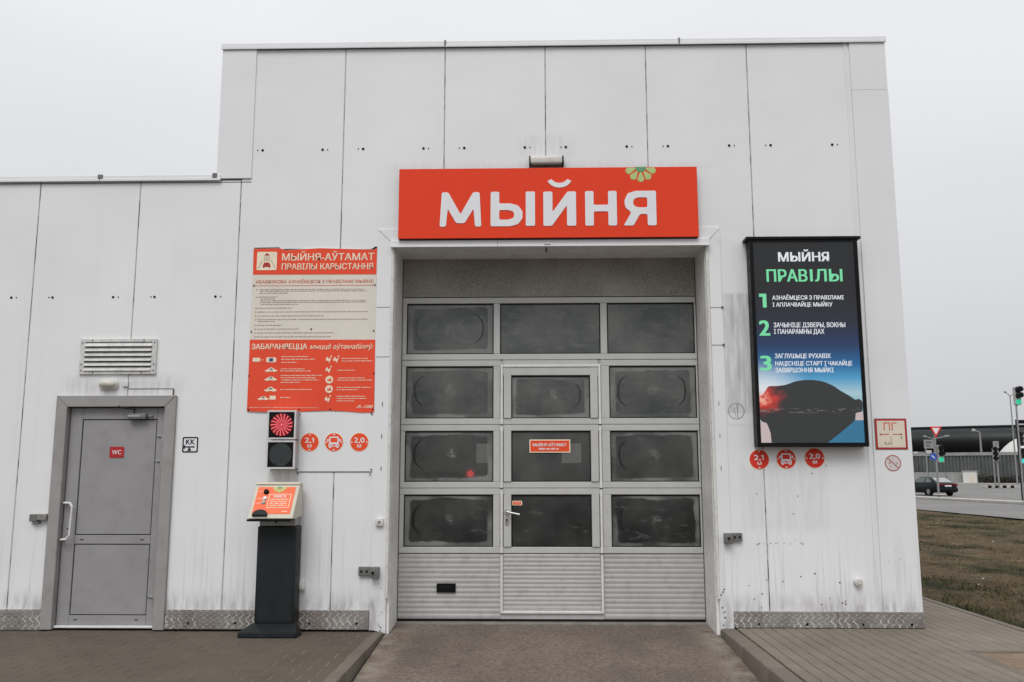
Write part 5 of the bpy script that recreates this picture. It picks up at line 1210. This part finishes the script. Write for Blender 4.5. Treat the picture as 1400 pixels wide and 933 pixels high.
# info boards on their own posts
for (px_, pyb_, xa, xb, ya, yb_, lab) in ((1269, 663.5, 1262.5, 1276, 601.5, 613.5, 'grey square board on a post left of the yield sign'), (1361, 664.5, 1357, 1365.5, 603.5, 612.8, 'small grey board above the sideways traffic light')):
    p = gp(px_, pyb_); a, c = at(xa, ya, p.y, 1), at(xb, yb_, p.y, 1); t = thing('sign_board', lab, 'sign board', tuple(p))
    MB().box(a.x, c.x, p.y - .1, p.y, c.z, a.z, .02).build('board', M_corrl, t); MB().cyl(tuple(p), (p.x, p.y, c.z), .09, 8).build('post', M_galv, t)
    MB().box(a.x + .25, c.x - .2, p.y - .12, p.y - .101, a.z - .45, a.z - .25).box(a.x + .25, c.x - .5, p.y - .12, p.y - .101, c.z + .35, c.z + .5).build('board_marks', M_corr, t)
# sideways traffic light
tp = gp(1366.5, 668); tl2 = thing('traffic_light', 'traffic light turned sideways on a pole by the striped kerb island', 'traffic light', tuple(tp), 0, 'traffic lights at the crossing')
MB().cyl(tuple(tp), (tp.x, tp.y, up(tp, 606)), .10, 8).build('pole', M_galv, tl2); signal_head(tl2, tp, 611.5, 630.5, 1361.5, None, True)
# tall traffic light and the one at the right edge
tp = gp(1401.0, 693); tl3 = thing('traffic_light', 'tall traffic light showing green at the top right', 'traffic light', tuple(tp), 0, 'traffic lights at the crossing')
MB().cyl(tuple(tp), (tp.x, tp.y, up(tp, 553)), .045, 8).build('pole', M_galv, tl3); q_ = at(1390, 540, tp.y, 1)
signal_head(tl3, tp, 529.5, 554.0, 1390.2, M_green)
MB().tube([(tp.x, tp.y, up(tp, 556)), (q_.x, q_.y + .02, up(tp, 554.5))], .035, 6).build('mount', M_galv, tl3)
tp = gp(1399.0, 684); tl4 = thing('traffic_light', 'dark signal cluster with a cyan light at the right edge', 'traffic light', tuple(tp), 0, 'traffic lights at the crossing')
MB().cyl(tuple(tp), (tp.x, tp.y, up(tp, 574)), .09, 8).build('pole', M_kdark, tl4); q_ = at(1397, 577, tp.y, 1)
MB().box(q_.x - .25, q_.x + .5, q_.y - .2, q_.y + .1, q_.z - .12, q_.z + .12, .03).build('top_lamp', M_black, tl4)
signal_head(tl4, tp, 590, 610, 1395.5, None, True); signal_head(tl4, tp, 613.5, 634, 1396.2, M_cyan)
# striped island blocks
isl = thing('kerb_island', 'small traffic island edged with black and white blocks', 'traffic island', tuple(gp(1371, 667)))
bme = [MB().box(-.42, .42, -.3, .3, 0, .30, .03).mesh('edge_block', mt) for mt in (M_concw, M_black)]
for i, px_ in enumerate((1349, 1354, 1359, 1364, 1369, 1374, 1379.5, 1385, 1390)):
    p = gp(px_, 667.6); o = link('edge_block', bme[i % 2], isl); o.matrix_parent_inverse = Matrix(); o.location = tuple(p - isl.location)
# shrubs before the fence
def shrub(px_, h_, wd, seed):
    p = fa + fd * (gp(px_, 661.6) - fa).dot(fd) - fn * 2.2; r = random.Random(seed); mb = MB(); n_ = 260
    for i in range(n_):
        a = r.random() * 6.28; q = r.random() ** .5; z_ = r.random() * h_ * (1 - .5 * q); x_, y_ = p.x + math.cos(a) * q * wd, p.y + math.sin(a) * q * .6; s_ = r.uniform(.12, .34)
        d1 = Vector((r.gauss(0, 1), r.gauss(0, 1), r.gauss(0, 1))).normalized() * s_; d2 = Vector((r.gauss(0, 1), r.gauss(0, 1), r.gauss(0, 1))).normalized() * s_
        c_ = Vector((x_, y_, GZ + .15 + z_)); mb.face([tuple(c_), tuple(c_ + d1), tuple(c_ + d2)])
    t = thing('shrub', ('dark shrub just right of the single-armed street lamp', 'dark shrub below the small grey board', 'dark shrub behind the sideways traffic light pole', 'dark shrub behind the right end of the striped island', 'dark shrub nearest the right edge of the photo')[seed], 'shrub', (p.x, p.y, GZ), 0, 'dark shrubs before the metal fence')
    mb.build('foliage', M_bush, t); MB().tube([(p.x, p.y, GZ), (p.x + .1, p.y, GZ + .15 + h_ * .6)], .04, 5).build('stem', M_bush, t)
for i, (px_, h_, w_) in enumerate(((1351, 1.7, 1.1), (1360, 1.3, 1.0), (1372, 1.3, 1.1), (1383, 1.1, 1.1), (1394, 1.4, 1.2))): shrub(px_, h_, w_, i)

# ------------------------------------------------------------ black sedan driving away
rl, rrw = gp(1271.0, 678.1), gp(1299.0, 678.2)
hdg = math.radians(10)         # heading, left of +y
cc = (rl + rrw) / 2
car = thing('sedan_car', 'black sedan seen from behind on the far carriageway', 'car', (cc.x, cc.y, GZ), hdg)
# local axes: +y forward, rear axle at y = 0
st_ = [(-1.08, .62, .40, .78), (-1.02, .78, .30, .92), (-.85, .87, .26, 1.00), (-.3, .91, .24, 1.02), (.6, .92, .22, .99), (1.8, .92, .22, .97), (2.6, .91, .22, .95), (3.2, .88, .25, .88), (3.6, .76, .30, .76), (3.72, .55, .38, .62)]
mb = MB(); rg = []
for y_, w_, z0, z1 in st_:
    P = [(-w_ * .92, z0), (-w_, z0 + .12), (-w_, z1 - .22), (-w_ * .93, z1 - .04), (-w_ * .7, z1), (w_ * .7, z1), (w_ * .93, z1 - .04), (w_, z1 - .22), (w_, z0 + .12), (w_ * .92, z0)]
    rg.append([mb.bm.verts.new((a, y_, c)) for a, c in P])
for a, c in zip(rg, rg[1:]):
    for i in range(10): mb.bm.faces.new((a[i], a[(i + 1) % 10], c[(i + 1) % 10], c[i]))
mb.bm.faces.new(rg[0]); mb.bm.faces.new(rg[-1][::-1])
def cadd(mb_, nm, mt, smooth=45, par=None):
    me = mb_.mesh(nm, mt, smooth); o = bpy.data.objects.new(nm, me); COL.objects.link(o); o.parent = par or car; return o
body = cadd(mb, 'body', M_car)
mb = MB(); rg = []
for y_, w_, z1 in ((-.72, .70, 1.00), (.05, .64, 1.36), (.55, .62, 1.43), (1.2, .62, 1.45), (1.6, .62, 1.42), (2.45, .74, .97)):
    zb = .95; P = [(-.80, zb), (-w_ - .03, max(zb + .01, z1 - .10)), (-w_ + .08, z1), (w_ - .08, z1), (w_ + .03, max(zb + .01, z1 - .10)), (.80, zb)]
    rg.append([mb.bm.verts.new((a, y_, c)) for a, c in P])
for a, c in zip(rg, rg[1:]):
    for i in range(5): mb.bm.faces.new((a[i], a[i + 1], c[i + 1], c[i]))
mb.bm.faces.new(rg[0]); mb.bm.faces.new(rg[-1][::-1])
cadd(mb, 'cabin', M_car)
mb = MB(); mb.face([(-.62, -.70, 1.035), (.62, -.70, 1.035), (.55, .0, 1.362), (-.55, .0, 1.362)]); cadd(mb, 'rear_window', M_cargr, None)
for s_ in (-1, 1):
    mb = MB(); mb.face([(s_ * .835, -.35, 1.03), (s_ * .835, .50, 1.00), (s_ * .700, .50, 1.36), (s_ * .705, .18, 1.32)]); cadd(mb, 'side_window', M_carg, None)
    mb = MB(); mb.face([(s_ * .835, .60, 1.00), (s_ * .830, 1.95, .99), (s_ * .700, 1.45, 1.36), (s_ * .700, .60, 1.37)]); cadd(mb, 'side_window', M_carg, None)
    cadd(MB().box(s_ * .82 - .10 * (s_ > 0) * 2.6 - .0, s_ * .82 + .26 * (s_ < 0), -1.075, -.98, .78, .92, .02), 'tail_lamp', M_tail)
    cadd(MB().box(s_ * .97 - .08, s_ * .97 + .08, 1.85, 1.98, .98, 1.10, .02), 'door_mirror', M_car)
    for y_ in (0, 2.75):
        wh = cadd(MB().cyl((s_ * .70, y_, .32), (s_ * .935, y_, .32), .32, 24), 'wheel', M_tyre)
        cadd(MB().cyl((s_ * .92, y_, .32), (s_ * .945, y_, .32), .21, 16), 'rim', M_rim, 45, wh)
cadd(MB().box(-.56, .56, -1.09, -1.04, .84, .90, .01), 'lamp_strip', M_tail)
cadd(MB().box(-.27, .27, -1.115, -1.085, .70, .81, .004), 'number_plate', M_signwhite)
cadd(MB().box(-.80, .80, -1.11, -1.0, .34, .60, .04), 'bumper', M_car)
